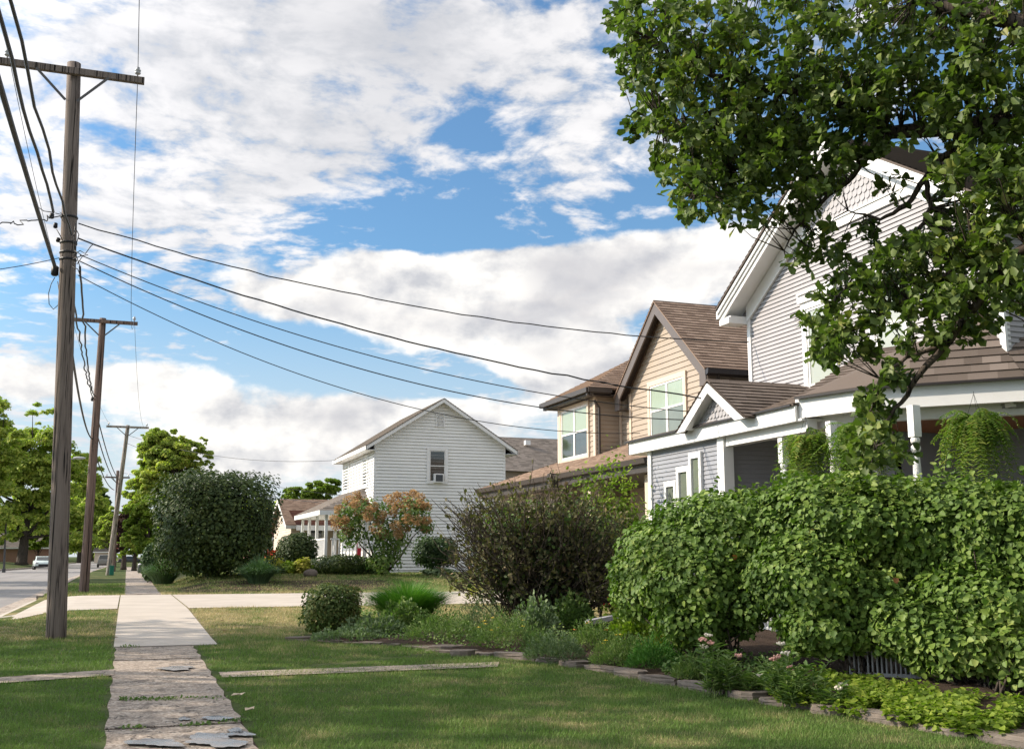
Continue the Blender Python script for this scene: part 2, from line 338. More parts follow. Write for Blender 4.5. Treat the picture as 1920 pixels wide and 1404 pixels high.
def shingle(name, c1, c2, c3):
    def fn(t, out):
        uv = t.node('ShaderNodeUVMap').outputs[0]
        br = t.node('ShaderNodeTexBrick', offset=.37, offset_frequency=2, squash=1.6, squash_frequency=3); t.put(br.inputs['Vector'], uv); br.inputs['Scale'].default_value = 1
        br.inputs['Brick Width'].default_value = .24; br.inputs['Row Height'].default_value = .14; br.inputs['Mortar Size'].default_value = .002; br.inputs['Bias'].default_value = 0
        br.inputs['Color1'].default_value = (0, 0, 0, 1); br.inputs['Color2'].default_value = (1, 1, 1, 1); br.inputs['Mortar'].default_value = (.3, .3, .3, 1)
        col = t.ramp(br.outputs[0], [(0, c1), (.5, c2), (1, c3)])
        n = t.noise(pos(t), 1.1, 4, .6); g = t.noise(pos(t), 160, 2, .5)
        col = t.mix(t.math('MULTIPLY', n, .3), col, c2); col = t.mix(t.math('MULTIPLY', g, .35), col, tuple(x*.5 for x in c1))
        princ(t, out, col, .95, g, .5, .004, .1)
    return material(name, fn)
M = {}
M['white'] = paint('white_paint', (.78, .77, .75), .45, .05)
M['white_siding'] = paint('white_siding', (.83, .82, .785), .45, .07, 1.2)
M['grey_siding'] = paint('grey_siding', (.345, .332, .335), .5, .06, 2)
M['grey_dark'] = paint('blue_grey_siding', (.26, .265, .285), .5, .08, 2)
M['scale_grey'] = paint('scallop_paint', (.37, .355, .36), .5, .06)
M['tan'] = paint('tan_siding', (.36, .295, .228), .6, .08, 2)
M['tan_trim'] = paint('cream_trim', (.60, .49, .38), .5, .05)
M['brown'] = paint('brown_trim', (.06, .05, .044), .45, .1)
M['rake_brown'] = paint('taupe_rake', (.12, .10, .09), .5, .1)
M['gutter'] = flat('dark_gutter', (.035, .03, .03), .35)
M['shingle'] = shingle('brown_shingle', (.105, .084, .071), (.17, .138, .118), (.25, .205, .178))
M['shingle_grey'] = shingle('grey_shingle', (0.168, 0.147, 0.126), (0.266, 0.231, 0.203), (0.364, 0.315, 0.28))
M['shingle_tan'] = shingle('tan_shingle', (0.21, 0.147, 0.112), (0.308, 0.224, 0.168), (0.42, 0.308, 0.238))
M['shingle_red'] = shingle('red_shingle', (.10, .045, .035), (.16, .075, .055), (.2, .1, .08))
M['soffit_wood'] = paint('stained_soffit', (.21, .085, .035), .5, .1)
M['dark_inside'] = flat('dark_room', (.012, .012, .014), .8)
M['black'] = flat('black_plastic', (.012, .012, .014), .5)
def glassf(t, out):
    # glazing seen by day: dark room behind, clear coat in front
    n = t.noise(pos(t), 1.5, 2)
    b = princ(t, out, t.mix(n, (.02, .025, .025), (.05, .06, .055)), .04, n, .05, .02, .9)
M['glass'] = material('window_glass', glassf)
def curt(t, out):
    w = t.node('ShaderNodeTexWave', wave_type='BANDS', bands_direction='Y'); t.put(w.inputs[0], pos(t)); w.inputs['Scale'].default_value = 5; w.inputs['Distortion'].default_value = 2
    princ(t, out, t.mix(w.outputs['Fac'], (.22, .28, .20), (.36, .42, .33)), .12, w.outputs['Fac'], .2, .01, .6)
M['curtain'] = material('curtain_behind_glass', curt)
def blindf(t, out): princ(t, out, t.mix(t.noise(pos(t), 2), (.30, .325, .275), (.37, .39, .34)), .12, None, spec=.8)
M['blind'] = material('roller_blind_behind_glass', blindf)
M['pale_glass'] = material('greenish_glass', lambda t, out: princ(t, out, t.mix(t.noise(pos(t), 2), (.10, .12, .095), (.17, .19, .15)), .06, None, spec=.8))
def polef(tint):
    def fn(t, out):
        mp = t.node('ShaderNodeMapping'); mp.inputs['Scale'].default_value = (26, 26, 1.1); t.put(mp.inputs[0], pos(t))
        n = t.noise(mp.outputs[0], 1, 6, .65, .6); n2 = t.noise(pos(t), 1.6, 3)
        c = t.ramp(n, [(.28, tuple(x*.28 for x in tint)), (.5, tuple(x*.75 for x in tint)), (.72, tint)])
        c = t.mix(t.math('MULTIPLY', n2, .5), c, tuple(x*.55 for x in tint))
        mp2 = t.node('ShaderNodeMapping'); mp2.inputs['Scale'].default_value = (30, 30, .35); t.put(mp2.inputs[0], pos(t)); cr = t.mapr(t.noise(mp2.outputs[0], 1.2, 3, .5), .56, .62)
        c = t.mix(cr, c, (.012, .01, .009))
        princ(t, out, c, .85, t.math('SUBTRACT', n, cr), .8, .012, .2)
    return fn
M['pole'] = material('weathered_pole_wood', polef((.27, .22, .19)))
M['pole_light'] = material('bleached_pole_wood', polef((.46, .40, .35)))
M['pole_brown'] = material('brown_pole_wood', polef((.24, .17, .14)))
M['bark'] = material('bark', polef((.115, .09, .07)))
M['twig'] = material('grey_twig', polef((.17, .135, .105)))
M['cable'] = flat('black_cable', (.02, .02, .022), .5)
M['cable_grey'] = flat('grey_cable', (.09, .085, .085), .5)
M['porcelain'] = flat('porcelain', (.45, .45, .46), .2)
# ground materials
def lawn_col(t):
    p = pos(t); sx = t.node('ShaderNodeSeparateXYZ'); t.put(sx.inputs[0], p)
    a = t.noise(p, .35, 4, .6); b = t.noise(p, 1.6, 5, .62); c = t.noise(p, 11, 3, .6)
    dry = t.mapr(sx.outputs[1], 16.2, 21, 0, .62)                       # the strip by the driveway is parched
    dry = t.math('MULTIPLY', dry, t.mapr(sx.outputs[1], 36, 40, 1, .45)); dry = t.math('MULTIPLY', dry, t.mapr(sx.outputs[1], 60, 90, 1, .5))
    d = t.math('ADD', dry, t.math('MULTIPLY', t.math('SUBTRACT', a, .5), 1.1)); d = t.math('ADD', d, t.math('MULTIPLY', t.math('SUBTRACT', b, .48), 2.4))
    bright = t.mapr(sx.outputs[0], -.3, .3, -.22, 0); d = t.math('ADD', d, bright)   # the verge is greener than the yard
    return d, b, c
def lawn(t, out):
    d, b, c = lawn_col(t)
    col = t.ramp(d, [(0, (.06, .085, .024)), (.25, (.09, .105, .037)), (.55, (.19, .165, .075)), (1, (.31, .25, .13))])
    col = t.mix(t.math('MULTIPLY', c, .5), col, (.035, .04, .012))
    princ(t, out, col, .95, c, .9, .03, .1)
M['lawn'] = material('lawn', lawn)
def blade(t, out):
    d, b, c = lawn_col(t); d2 = t.math('ADD', d, t.math('MULTIPLY', t.math('SUBTRACT', rpi(t), .5), .75))
    col = t.ramp(d2, [(0, (.125, .22, .040)), (.3, (.21, .27, .078)), (.6, (.38, .35, .15)), (1, (.56, .46, .25))])
    b = t.node('ShaderNodeBsdfPrincipled'); t.put(b.inputs['Base Color'], col); b.inputs['Roughness'].default_value = .6; b.inputs['Specular IOR Level'].default_value = .25
    tr = t.node('ShaderNodeBsdfTranslucent'); t.put(tr.inputs[0], col); mx = t.node('ShaderNodeMixShader'); mx.inputs[0].default_value = .3
    t.put(mx.inputs[1], b.outputs[0]); t.put(mx.inputs[2], tr.outputs[0]); t.put(out.inputs[0], mx.outputs[0])
M['blade'] = material('grass_blade', blade)
def asphalt(t, out):
    p = pos(t); n = t.noise(p, 90, 3, .7); a = t.noise(p, .6, 4, .6)
    mp = t.node('ShaderNodeMapping'); mp.inputs['Scale'].default_value = (1.6, .05, 1); t.put(mp.inputs[0], p); tr = t.noise(mp.outputs[0], 1, 3)
    col = t.mix(a, (.25, .235, .225), (.34, .32, .305)); col = t.mix(t.math('MULTIPLY', n, .4), col, (.12, .11, .105)); col = t.mix(t.math('MULTIPLY', t.mapr(tr, .45, .65), .35), col, (.17, .16, .155))
    v = t.node('ShaderNodeTexVoronoi', feature='DISTANCE_TO_EDGE'); t.put(v.inputs['Vector'], t.vmath('ADD', p, t.noise(p, 2, 3, col=True))); v.inputs['Scale'].default_value = .16
    ck = t.math('LESS_THAN', v.outputs[0], .0035); col = t.mix(t.math('MULTIPLY', ck, .7), col, (.05, .045, .04))
    princ(t, out, col, .9, n, .4, .006, .2)
M['asphalt'] = material('worn_road', asphalt)
def concrete(c1, c2, agg=0.):
    def fn(t, out):
        p = pos(t); a = t.noise(p, .9, 5, .6); n = t.noise(p, 70, 3, .65); m = t.noise(p, 6, 5, .65)
        col = t.mix(t.mapr(a, .3, .7), c1, c2)
        mp = t.node('ShaderNodeMapping'); mp.inputs['Scale'].default_value = (.25, 3.2, 1); t.put(mp.inputs[0], p); st = t.noise(mp.outputs[0], 1.2, 4, .6)
        col = t.mix(t.math('MULTIPLY', t.mapr(st, .45, .7), .22), col, tuple(x*.62 for x in c1))
        bump = n
        if agg:
            v = t.node('ShaderNodeTexVoronoi'); t.put(v.inputs['Vector'], p); v.inputs['Scale'].default_value = 44
            pv = t.ramp(v.outputs['Color'], [(0, (.10, .075, .055)), (.35, (.26, .205, .16)), (.65, (.40, .325, .26)), (1, (.60, .54, .47))])
            col = t.mix(agg, col, pv); col = t.mix(t.math('MULTIPLY', t.mapr(m, .48, .68), .75), col, (.085, .068, .055))
            bump = t.math('SUBTRACT', 1, v.outputs['Distance'])
            # hair cracks
            e = t.node('ShaderNodeTexVoronoi', feature='DISTANCE_TO_EDGE'); t.put(e.inputs['Vector'], t.vmath('ADD', p, t.noise(p, 3, 4, col=True))); e.inputs['Scale'].default_value = .9
            col = t.mix(t.math('MULTIPLY', t.math('LESS_THAN', e.outputs[0], .010), .8), col, (.03, .025, .02))
        else: col = t.mix(t.math('MULTIPLY', n, .12), col, (.3, .27, .24))
        princ(t, out, col, .85, bump, .45, .008, .25)
    return fn
M['conc_new'] = material('new_concrete', concrete((.42, .37, .315), (.50, .445, .385)))
M['conc_old'] = material('old_aggregate_concrete', concrete((.245, .205, .168), (.34, .285, .235), .62))
M['conc_mid'] = material('weathered_concrete', concrete((.36, .30, .25), (.46, .39, .33), .22))
def soil(t, out):
    p = pos(t); n = t.noise(p, 28, 5, .7); v = t.node('ShaderNodeTexVoronoi'); t.put(v.inputs['Vector'], p); v.inputs['Scale'].default_value = 34
    princ(t, out, t.mix(n, t.mix(v.outputs['Distance'], (.025, .016, .011), (.07, .043, .03)), (.06, .045, .035)), .95, n, 1.0, .03, .1)
M['mulch'] = material('dark_mulch', soil)
def rock(t, out):
    p = pos(t); n = t.noise(p, 6, 6, .65); r = rpi(t)
    mp = t.node('ShaderNodeMapping'); mp.inputs['Scale'].default_value = (3, 3, 40); t.put(mp.inputs[0], p); s_ = t.noise(mp.outputs[0], 1, 4)
    col = t.mix(r, (.11, .08, .06), (.19, .15, .12)); col = t.mix(t.mapr(n, .4, .7), col, (.09, .07, .055)); col = t.mix(t.math('MULTIPLY', s_, .5), col, (.28, .25, .22))
    princ(t, out, col, .9, t.math('ADD', n, s_), .9, .02, .2)
M['rock'] = material('flagstone', rock)
M['water'] = material('puddle_water', lambda t, out: princ(t, out, t.mix(t.noise(pos(t), 16, 5, .7), (.16, .135, .115), (.36, .33, .31)), t.mapr(t.noise(pos(t), 7, 4, .6), .40, .60, .06, .42), t.noise(pos(t), 40, 4), .35, .006, .45))
# ------------------------------------------------------------------ ground, road, walks
def axis(*seg):
    out = []
    for a, b, st in seg: out += list(np.arange(a, b, st))
    return np.array(sorted(set(np.round(out+[seg[-1][1]], 4))))
gx = axis((-600, -60, 60), (-60, -12, 4), (-12, 14, .5), (14, 60, 4), (60, 661, 60)); gx = np.array(sorted(set(list(gx)+[-10.93, -10.87, -2.53, -2.47, 1.6, 2.4, 3.2])))
gy = axis((-60, 0, 10), (0, 64, .8), (64, 160, 8), (160, 400, 40), (400, 2201, 200)); gy = np.array(sorted(set(list(gy)+[26.6, 27, 27.4, 34.6, 35.4])))
XX, YY = np.meshgrid(gx, gy); ZV = gz(XX, YY); nx = len(gx)
ids = np.arange(len(gx)*len(gy)).reshape(len(gy), nx)
fq = np.stack([ids[:-1, :-1], ids[:-1, 1:], ids[1:, 1:], ids[1:, :-1]], -1).reshape(-1, 4)
o = npmesh('ground', np.stack([XX.ravel(), YY.ravel(), ZV.ravel()], 1), fq, M['lawn']); tag(o, kind='structure')
def drape(name, x0, x1, y0, y1, lift, mat, dx=.6, dy=.8, thick=0., edge=None, xf=None):
    """a sheet lying on the ground between x0..x1, y0..y1 (xf(y) may give its own x limits)"""
    ys = np.linspace(y0, y1, max(2, int(abs(y1-y0)/dy)+2)); k = max(2, int(abs(x1-x0)/dx)+2); V = []; 
    for y in ys:
        a, b = (x0, x1) if xf is None else xf(y)
        for x in np.linspace(a, b, k): V.append((x, y, float(gz(x, y))+lift))
    n = len(V); fs = [(i*k+j, i*k+j+1, (i+1)*k+j+1, (i+1)*k+j) for i in range(len(ys)-1) for j in range(k-1)]
    mb = MB(); mb.add(V, fs)
    if thick:
        rim = [i for i in range(k)]+[i*k+k-1 for i in range(1, len(ys))]+[(len(ys)-1)*k+j for j in range(k-2, -1, -1)]+[i*k for i in range(len(ys)-2, 0, -1)]
        R_ = [V[i] for i in rim]; m = len(R_)
        mb.add(R_+[(x, y, z-thick) for x, y, z in R_], [(i, m+i, m+(i+1) % m, (i+1) % m) for i in range(m)])
    ob = mb.build(name, mat); tag(ob, kind='structure'); return ob
drape('road', -10.86, -2.54, -30, 420, .004, M['asphalt'], 2, 2)
drape('road_gutter', -3.0, -2.541, -30, 200, .008, M['conc_mid'], .4, 2)
def kerb(name, x0, x1, y0, y1):
    mb = MB(); ys = np.linspace(y0, y1, max(2, int((y1-y0)/2)))
    for a, b in zip(ys[:-1], ys[1:]):
        zt = [float(gz(-1.6, y) if x0 > -5 else gz(-11.5, y))+.012 for y in (a, b)]
        v = [(x0, a, zt[0]-.25), (x1, a, zt[0]-.25), (x1, a, zt[0]), (x0, a, zt[0]), (x0, b, zt[1]-.25), (x1, b, zt[1]-.25), (x1, b, zt[1]), (x0, b, zt[1])]
        mb.add(v, [(3, 2, 6, 7), (0, 3, 7, 4), (1, 5, 6, 2)])
    for y in (y0, y1): zt = float(gz(-1.6, y) if x0 > -5 else gz(-11.5, y))+.012; mb.add([(x0, y, zt-.25), (x1, y, zt-.25), (x1, y, zt), (x0, y, zt)], [(0, 1, 2, 3)])
    tag(mb.build(name, M['conc_mid']), kind='structure')
kerb('kerb', -2.55, -2.38, -30, 23.6); kerb('kerb', -2.55, -2.38, 36.4, 260); kerb('kerb', -11.02, -10.85, -30, 260)
# the driveway across the walk, its apron to the road
def apr(y): t = (y-26.6)/8.8; s_ = .9*(abs(2*t-1)**3); return (-2.55, -.12)
drape('driveway_apron', -2.6, -.14, 23.8, 35.9, .012, M['conc_new'], .3, .3, xf=lambda y: (-2.6, -.14 if y >= 26 else -.6-1.95*math.sqrt((26-y)/2.2)))
drape('driveway', 1.405, 40, 26.0, 35.9, .010, M['conc_new'], 1.5, .8)
drape('sidewalk', -.11, 1.37, 17.2, 36.0, .012, M['conc_new'], .5, 1.2, thick=.05)
# old slabs nearer the camera: each between two joints, slightly out of level
js = [2.0, 4.2, 6.0, 7.9, G(300, 1363)[1], G(300, 1311)[1], G(300, 1262)[1], G(300, 1236)[1], G(300, 1213)[1], 17.14]
for a, b in zip(js[:-1], js[1:]):
    drape('sidewalk', -.08, 1.02, a+.018, b-.018, .010+rnd.uniform(-.008, .008), M['conc_old'], .3, .4, thick=.06, xf=lambda y: (-.08+.015*math.sin(y*5), 1.0+.02*math.sin(y*7+1)))
drape('joint_soil', -.065, 1.0, 2, 17.2, .002, M['mulch'], .6, 1)
yy = 36.4
while yy < 150:
    drape('sidewalk', 0, 1.1, yy, yy+1.5 if yy < 60 else yy+5.9, .011+rnd.uniform(0, .01), M['conc_mid'], .6, .8, thick=.05); yy += 1.53 if yy < 60 else 5.95
M['conc_path'] = material('path_concrete', concrete((.26, .21, .165), (.34, .28, .22), .35))
# narrow paths from the road and towards the yard
a0, a1, b0, b1 = G(408, 1259), G(930, 1240), G(414, 1269), G(926, 1249)
mb = MB(); n_ = 12
for i in range(n_+1):
    t_ = i/n_
    for p in ((1-t_)*b0+t_*b1, (1-t_)*a0+t_*a1): mb.add([(p[0], p[1]-.14*(p is not None), float(gz(p[0], p[1]))+.014)], [])
mb.f = [(2*i, 2*i+2, 2*i+3, 2*i+1) for i in range(n_)]; mb.uv = [[(0, 0)]*4]*n_
tag(mb.build('path', M['conc_path']), kind='structure')
c0, c1, d0, d1 = G(-40, 1274), G(214, 1256), G(-40, 1285), G(214, 1267)
mb = MB(); mb.add([(p[0], p[1], p[2]+.014) for p in (d0, d1, c1, c0)], [(0, 1, 2, 3)]); tag(mb.build('path', M['conc_path']), kind='structure')
drape('soil', 1.75, 9.5, 37.6, 41.5, .02, M['mulch'], .5, .5)
# puddles on the old slabs
def puddle(cx, cy, rx, ry, seed):
    r_ = random.Random(seed); ph = [r_.uniform(0, 6.28) for _ in range(5)]; V = [(*G(cx, cy)[:2],)]
    c = G(cx, cy); zt = float(gz(c[0], c[1]))+.0225; V = [(c[0], c[1], zt)]; k = 72
    for i in range(k):
        a = 2*math.pi*i/k; q = 1+.24*math.sin(2*a+ph[0])+.16*math.sin(3*a+ph[1])+.11*math.sin(5*a+ph[2])+.07*math.sin(9*a+ph[3])+.04*math.sin(17*a+ph[4])
        p = onZ(cx+rx*q*math.cos(a), cy+ry*q*math.sin(a), zt); V.append((p[0], p[1], float(gz(p[0], p[1]))+.0225))
    mb = MB(); mb.add(V, [(0, 1+i, 1+(i+1) % k) for i in range(k)]); tag(mb.build('puddle', M['water']), kind='structure')
for q in [(292, 1390, 44, 7, 1), (402, 1386, 52, 11, 2), (450, 1374, 22, 4, 8), (408, 1345, 22, 4, 3), (345, 1346, 9, 2.5, 4), (330, 1251, 34, 3, 5), (442, 1368, 16, 4, 6)]: puddle(*q)

# ------------------------------------------------------------------ houses
def wallpts(axis_, c, pts):   # (u, z) -> 3D on the plane X=c or Y=c
    return [(c, u, z) if axis_ == 'X' else (u, c, z) for u, z in pts]
def siding(root, axis_, c, poly, expo, thick, mat, name='wall', solid=.12, slot=0.):
    """lapped siding facing -X (axis X) or -Y (axis Y)"""
    mb = MB()
    if axis_ == 'X': courses(mb, (c, 0, 0), (0, -1, 0), (0, 0, 1), [(-p[0], p[1]) for p in poly], expo, thick, slot)
    else: courses(mb, (0, c, 0), (1, 0, 0), (0, 0, 1), poly, expo, thick, slot)
    mb.prism(wallpts(axis_, c+(.09 if slot else 0), poly), (solid, 0, 0) if axis_ == 'X' else (0, solid, 0))
    return mb.build(name, mat, root)
def wbox(mb, axis_, c, u0, u1, z0, z1, out, inn=0.):
    """a box standing `out` proud of a wall plane and reaching `inn` behind it"""
    if axis_ == 'X': mb.box(c-out, u0, z0, c+inn, u1, z1)
    else: mb.box(u0, c-out, z0, u1, c+inn, z1)
def window(root, axis_, c, u0, u1, z0, z1, trim=.11, tm='white', top='glass', bot='glass', sash=.05, mull=0, head=0., sill=True, off=.03, meet=.5, name='window'):
    """casing, sashes, panes; u0..u1, z0..z1 are the casing's outside"""
    u0, u1 = sorted((u0, u1)); w = MB()
    wbox(w, axis_, c, u0, u0+trim, z0, z1, off+.035); wbox(w, axis_, c, u1-trim, u1, z0, z1, off+.035)
    wbox(w, axis_, c, u0+trim+.0005, u1-trim-.0005, z1-trim, z1, off+.034); wbox(w, axis_, c, u0+trim+.0005, u1-trim-.0005, z0, z0+trim*.8, off+.034)
    if head: wbox(w, axis_, c, u0-.05, u1+.05, z1+.001, z1+head, off+.075); wbox(w, axis_, c, u0-.02, u1+.02, z1+head+.001, z1+head+.04, off+.11)
    if sill: wbox(w, axis_, c, u0-.03, u1+.03, z0-.045, z0-.001, off+.07)
    fr = w.build(name, M[tm], root, bevel=.004)
    a, b, e, f = u0+trim, u1-trim, z0+trim*.8, z1-trim
    s = MB(); n = mull+1; cell = (b-a)/n; zm = e+(f-e)*meet
    for i in range(n):
        p, q = a+i*cell, a+(i+1)*cell; h = .0006
        wbox(s, axis_, c, p+h, p+sash, e, f, off+.012); wbox(s, axis_, c, q-sash, q-h, e, f, off+.012)
        for zz, g in ((e+h, sash), (zm-sash*.5, sash), (f-sash, sash-h)): wbox(s, axis_, c, p+sash+.0005, q-sash-.0005, zz, zz+g, off+.014)
    s.build('sash', M['white'], fr, bevel=.003)
    for zz0, zz1, mt, nm in ((e, zm, bot, 'pane'), (zm, f, top, 'pane')):
        g = MB(); wbox(g, axis_, c, a, b, zz0+.003, zz1-.003, off-.004); g.build(nm, M[mt], fr)
    return fr
def trimboard(root, boxes, mat='white', name='corner_board', bevel=.004):
    for bx in boxes: mb = MB(); mb.box(*bx); o = mb.build(name, M[mat], root, bevel=bevel)
    return o
def scallops(root, axis_, c, poly, w, h, mat, name='scallop_shingles'):
    """rows of round-ended shingles clipped to a convex polygon"""
    mb = MB(); lo = min(p[1] for p in poly); hi = max(p[1] for p in poly); r = 0; z = lo
    mb.prism(wallpts(axis_, c, poly), (.05, 0, 0) if axis_ == 'X' else (0, .05, 0))
    while z < hi:
        q = clip(clip(poly, z, True), min(z+h, hi), False)
        if len(q) >= 3:
            a = min(p[0] for p in q); b = max(p[0] for p in q); x = math.floor(a/w)*w+(r % 2)*w/2-w
            while x < b:
                if x+w > a and x < b:
                    pts = [(x+.004, z+h*1.25)]+[(x+w/2-(w/2-.004)*math.cos(t), z+.35*h-.45*h*math.sin(t)) for t in np.linspace(0, math.pi, 9)]+[(x+w-.004, z+h*1.25)]
                    if all(p[0] > a-.02 and p[0] < b+.02 for p in pts):
                        def P3(p, o_): return (c-o_, p[0], p[1]) if axis_ == 'X' else (p[0], c-o_, p[1])
                        top = max(p[1] for p in pts); V = [P3(p, .006+.030*(top-p[1])/(1.7*h)) for p in pts]; V2 = [P3(p, .0005) for p in pts]; n = len(V)
                        mb.add(V+V2, [tuple(range(n))]+[(i, n+i, n+(i+1) % n, (i+1) % n) for i in range(n)])
                x += w
        z += h; r += 1
    return mb.build(name, mat, root)
def turned_post(root, x, y, z0, z1, r=.055):
    H_ = z1-z0; q = H_-1.9
    p = [(r*1.02, 0), (r*1.02, .0), (r*1.25, .02), (r*1.25, .05), (r*.8, .07), (r*1.15, .10), (r*1.15, .14), (r*.72, .18), (r*.95, .45), (r*1.02, .75), (r*.85, 1.0), (r*.78, 1.10), (r*1.15, 1.13), (r*1.15, 1.17), (r*.7, 1.2), (r*1.1, 1.24), (r*1.1, 1.27), (r*.85, 1.3)]
    mb = MB(); zb = z1-.42-1.3
    mb.box(x-r*1.1, y-r*1.1, z0, x+r*1.1, y+r*1.1, zb); mb.lathe((x, y, zb), p, 16); mb.box(x-r*1.1, y-r*1.1, zb+1.3, x+r*1.1, y+r*1.1, z1)
    return mb.build('post', M['white'], root, bevel=.003)

# ---- the near grey house with its white porch
XG = 11.5
GH = thing('grey_house', (XG+3, 14.4, .3), 'grey clapboard house with white gable trim and a low front porch behind the big hedge', 'house')
yl, yr, ev, ap = 18.13, 11.52, 6.28, 8.36; ym = (yl+yr)/2; sl = (ap-ev)/(yl-ym); zb = 7.05
ycl = yl-(zb-ev)/sl; ycr = yr+(zb-ev)/sl
siding(GH, 'X', XG, [(yr, 3.40), (yl, 3.40), (yl, ev), (ycl, zb), (ycr, zb), (yr, ev)], .08, .022, M['grey_siding'], slot=.009)
siding(GH, 'X', XG, [(14.05, .9), (yl, .9), (yl, 3.399), (14.05, 3.399)], .08, .018, M['grey_siding'])
scallops(GH, 'X', XG, [(ycr+.1, zb+.17), (ycl-.1, zb+.17), (ym, ap+.02)], .13, .125, M['scale_grey'])
mb = MB(); mb.box(XG-.05, ycr, zb+.0, XG+.05, ycl, zb+.15); mb.box(XG-.075, ycr, zb+.151, XG+.05, ycl, zb+.18); mb.build('belt_board', M['white'], GH)
siding(GH, 'Y', yr, [(XG, 3.4), (XG+9, 3.4), (XG+9, ev), (XG, ev)], .08, .018, M['grey_siding'])
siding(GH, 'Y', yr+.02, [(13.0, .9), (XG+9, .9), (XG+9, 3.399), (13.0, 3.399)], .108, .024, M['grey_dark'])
mb = MB(); mb.box(XG+.01, yl-.1, .3, XG+9, yl+.004, ev); mb.box(XG+9, yr, .3, XG+9.1, yl, ev); mb.build('rear_wall', M['grey_siding'], GH)
trimboard(GH, [(XG-.045, yl-.10, .9, XG+.05, yl+.012, ev), (XG-.045, yr-.012, 3.4, XG+.05, yr+.10, ev)])
# roof: two slopes with an overhang, rake boards, soffits and eave returns
XO = XG-.52; eo = .36
mb = MB()
for s_ in (1, -1):
    ye = yl+eo if s_ > 0 else yr-eo; ze = ev+.02-sl*eo+.22
    slope_roof(mb, [(XO-.03, ye, ze), (XG+9.4, ye, ze), (XG+9.4, ym, ze+sl*abs(ye-ym)), (XO-.03, ym, ze+sl*abs(ye-ym))])
    mb.prism([(XO-.03, ye, ze-.04), (XG+9.4, ye, ze-.04), (XG+9.4, ym, ze+sl*abs(ye-ym)-.04), (XO-.03, ym, ze+sl*abs(ye-ym)-.04)], (0, 0, .035))
rf = mb.build('roof', M['shingle'], GH)
mb = MB(); mb2 = MB()
for s_ in (1, -1):
    ye = yl+eo if s_ > 0 else yr-eo; ze = ev+.02-sl*eo+.22; up = sl*abs(ye-ym)
    # stepped rake moulding
    for dx, dz, h in ((0, -.05, .075), (.035, -.125, .075), (.07, -.20, .10)):
        mb.prism([(XO+dx, ye, ze+dz-h), (XO+dx, ye, ze+dz), (XO+dx, ym, ze+up+dz), (XO+dx, ym, ze+up+dz-h)], (.035, 0, 0))
    mb2.prism([(XO+.105, ye, ze-.21), (XG+.0, ye, ze-.21), (XG+.0, ym, ze+up-.21), (XO+.105, ym, ze+up-.21)], (0, 0, .02))
    # frieze on the wall under the soffit
    yw = yl if s_ > 0 else yr
    mb.prism([(XG-.06, yw, ev-.32), (XG-.06, yw, ev+.02), (XG-.06, ym, ap+.02), (XG-.06, ym, ap-.32)], (.055, 0, 0))
mb.build('rake_board', M['white'], GH); mb2.build('soffit', M['white'], GH)
for s_ in (1, -1):
    mb = MB(); ye = yl+eo if s_ > 0 else yr-eo; yw = yl if s_ > 0 else yr; a, b = sorted((ye, yw))
    mb.box(XO+.1, a, ev-.22, XG+9.3, b, ev-.19); g = .07*s_
    mb.box(XO+.03, min(ye, ye+g), ev-.19, XG+9.3, max(ye, ye+g), ev-.05)
    mb.box(XO+.06, a, ev-.34, XG-.03, b, ev-.2205)
    mb.build('eave', M['white'], GH)
for u0, u1 in ((16.28, 15.30), (14.40, 13.42)):
    window(GH, 'X', XG, u0, u1, 4.26, 5.93, .13, 'white', 'blind', 'blind', .045, head=.14, sill=True)
# porch: floor, low front part, chamfered corner part
XP = 9.6; PZ = .78
XWf = XP+.14
porch = thing('porch', (XP, 16, .3), 'x', 'x'); del porch['label'], porch['category']; porch.parent = GH; porch.location = np.array(porch.location)-org(GH)
cor = [(9.66, 13.98), (10.02, 12.78), (11.5, 11.27), (13.4, 10.15), (15.4, 9.6)]    # eave line of the corner porch
mb = MB(); mb.prism([(XP+.1, 19.6, PZ-.12), (XP+.1, 14, PZ-.12), (10.1, 13.0, PZ-.12), (11.6, 11.5, PZ-.12), (13.5, 10.4, PZ-.12), (15.4, 9.9, PZ-.12), (15.4, 19.6, PZ-.12)][::-1], (0, 0, .12)); mb.build('floor', M['conc_mid'], porch)
# skirt of upright slats under the floor
mb = MB(); skl = [(XP+.13, 16.0), (XP+.13, 14), (10.13, 13.0), (11.63, 11.5), (13.5, 10.42)]
for (xa, ya), (xb, yb) in zip(skl[:-1], skl[1:]):
    L = math.hypot(xb-xa, yb-ya); d = np.array([(xb-xa)/L, (yb-ya)/L, 0]); n = int(L/.085)
    mb.bar((xa, ya, PZ-.16), (xb, yb, PZ-.16), .03, .09); mb.bar((xa, ya, .2), (xb, yb, .2), .03, .09)
    for i in range(n):
        p = np.array([xa, ya, 0])+d*(i+.5)*L/n; mb.bar(p+(0, 0, .14), p+(0, 0, PZ-.2), .045, .02, up=tuple(d))
mb.build('skirt', M['white'], porch)
# railing
mb = MB(); rl = [(XP+.16, 14.0), (10.16, 13.02), (11.65, 11.53), (13.5, 10.46)]
for (xa, ya), (xb, yb) in zip(rl[:-1], rl[1:]):
    L = math.hypot(xb-xa, yb-ya); d = np.array([(xb-xa)/L, (yb-ya)/L, 0]); n = int(L/.12)
    mb.bar((xa, ya, PZ+.82), (xb, yb, PZ+.82), .07, .05); mb.bar((xa, ya, PZ+.12), (xb, yb, PZ+.12), .05, .05)
    for i in range(n):
        p = np.array([xa, ya, 0])+d*(i+.5)*L/n; mb.tube([p+(0, 0, PZ+.12), p+(0, 0, PZ+.3), p+(0, 0, PZ+.5), p+(0, 0, PZ+.8)], [.02, .026, .018, .02], 6)
mb.build('railing', M['white'], porch)
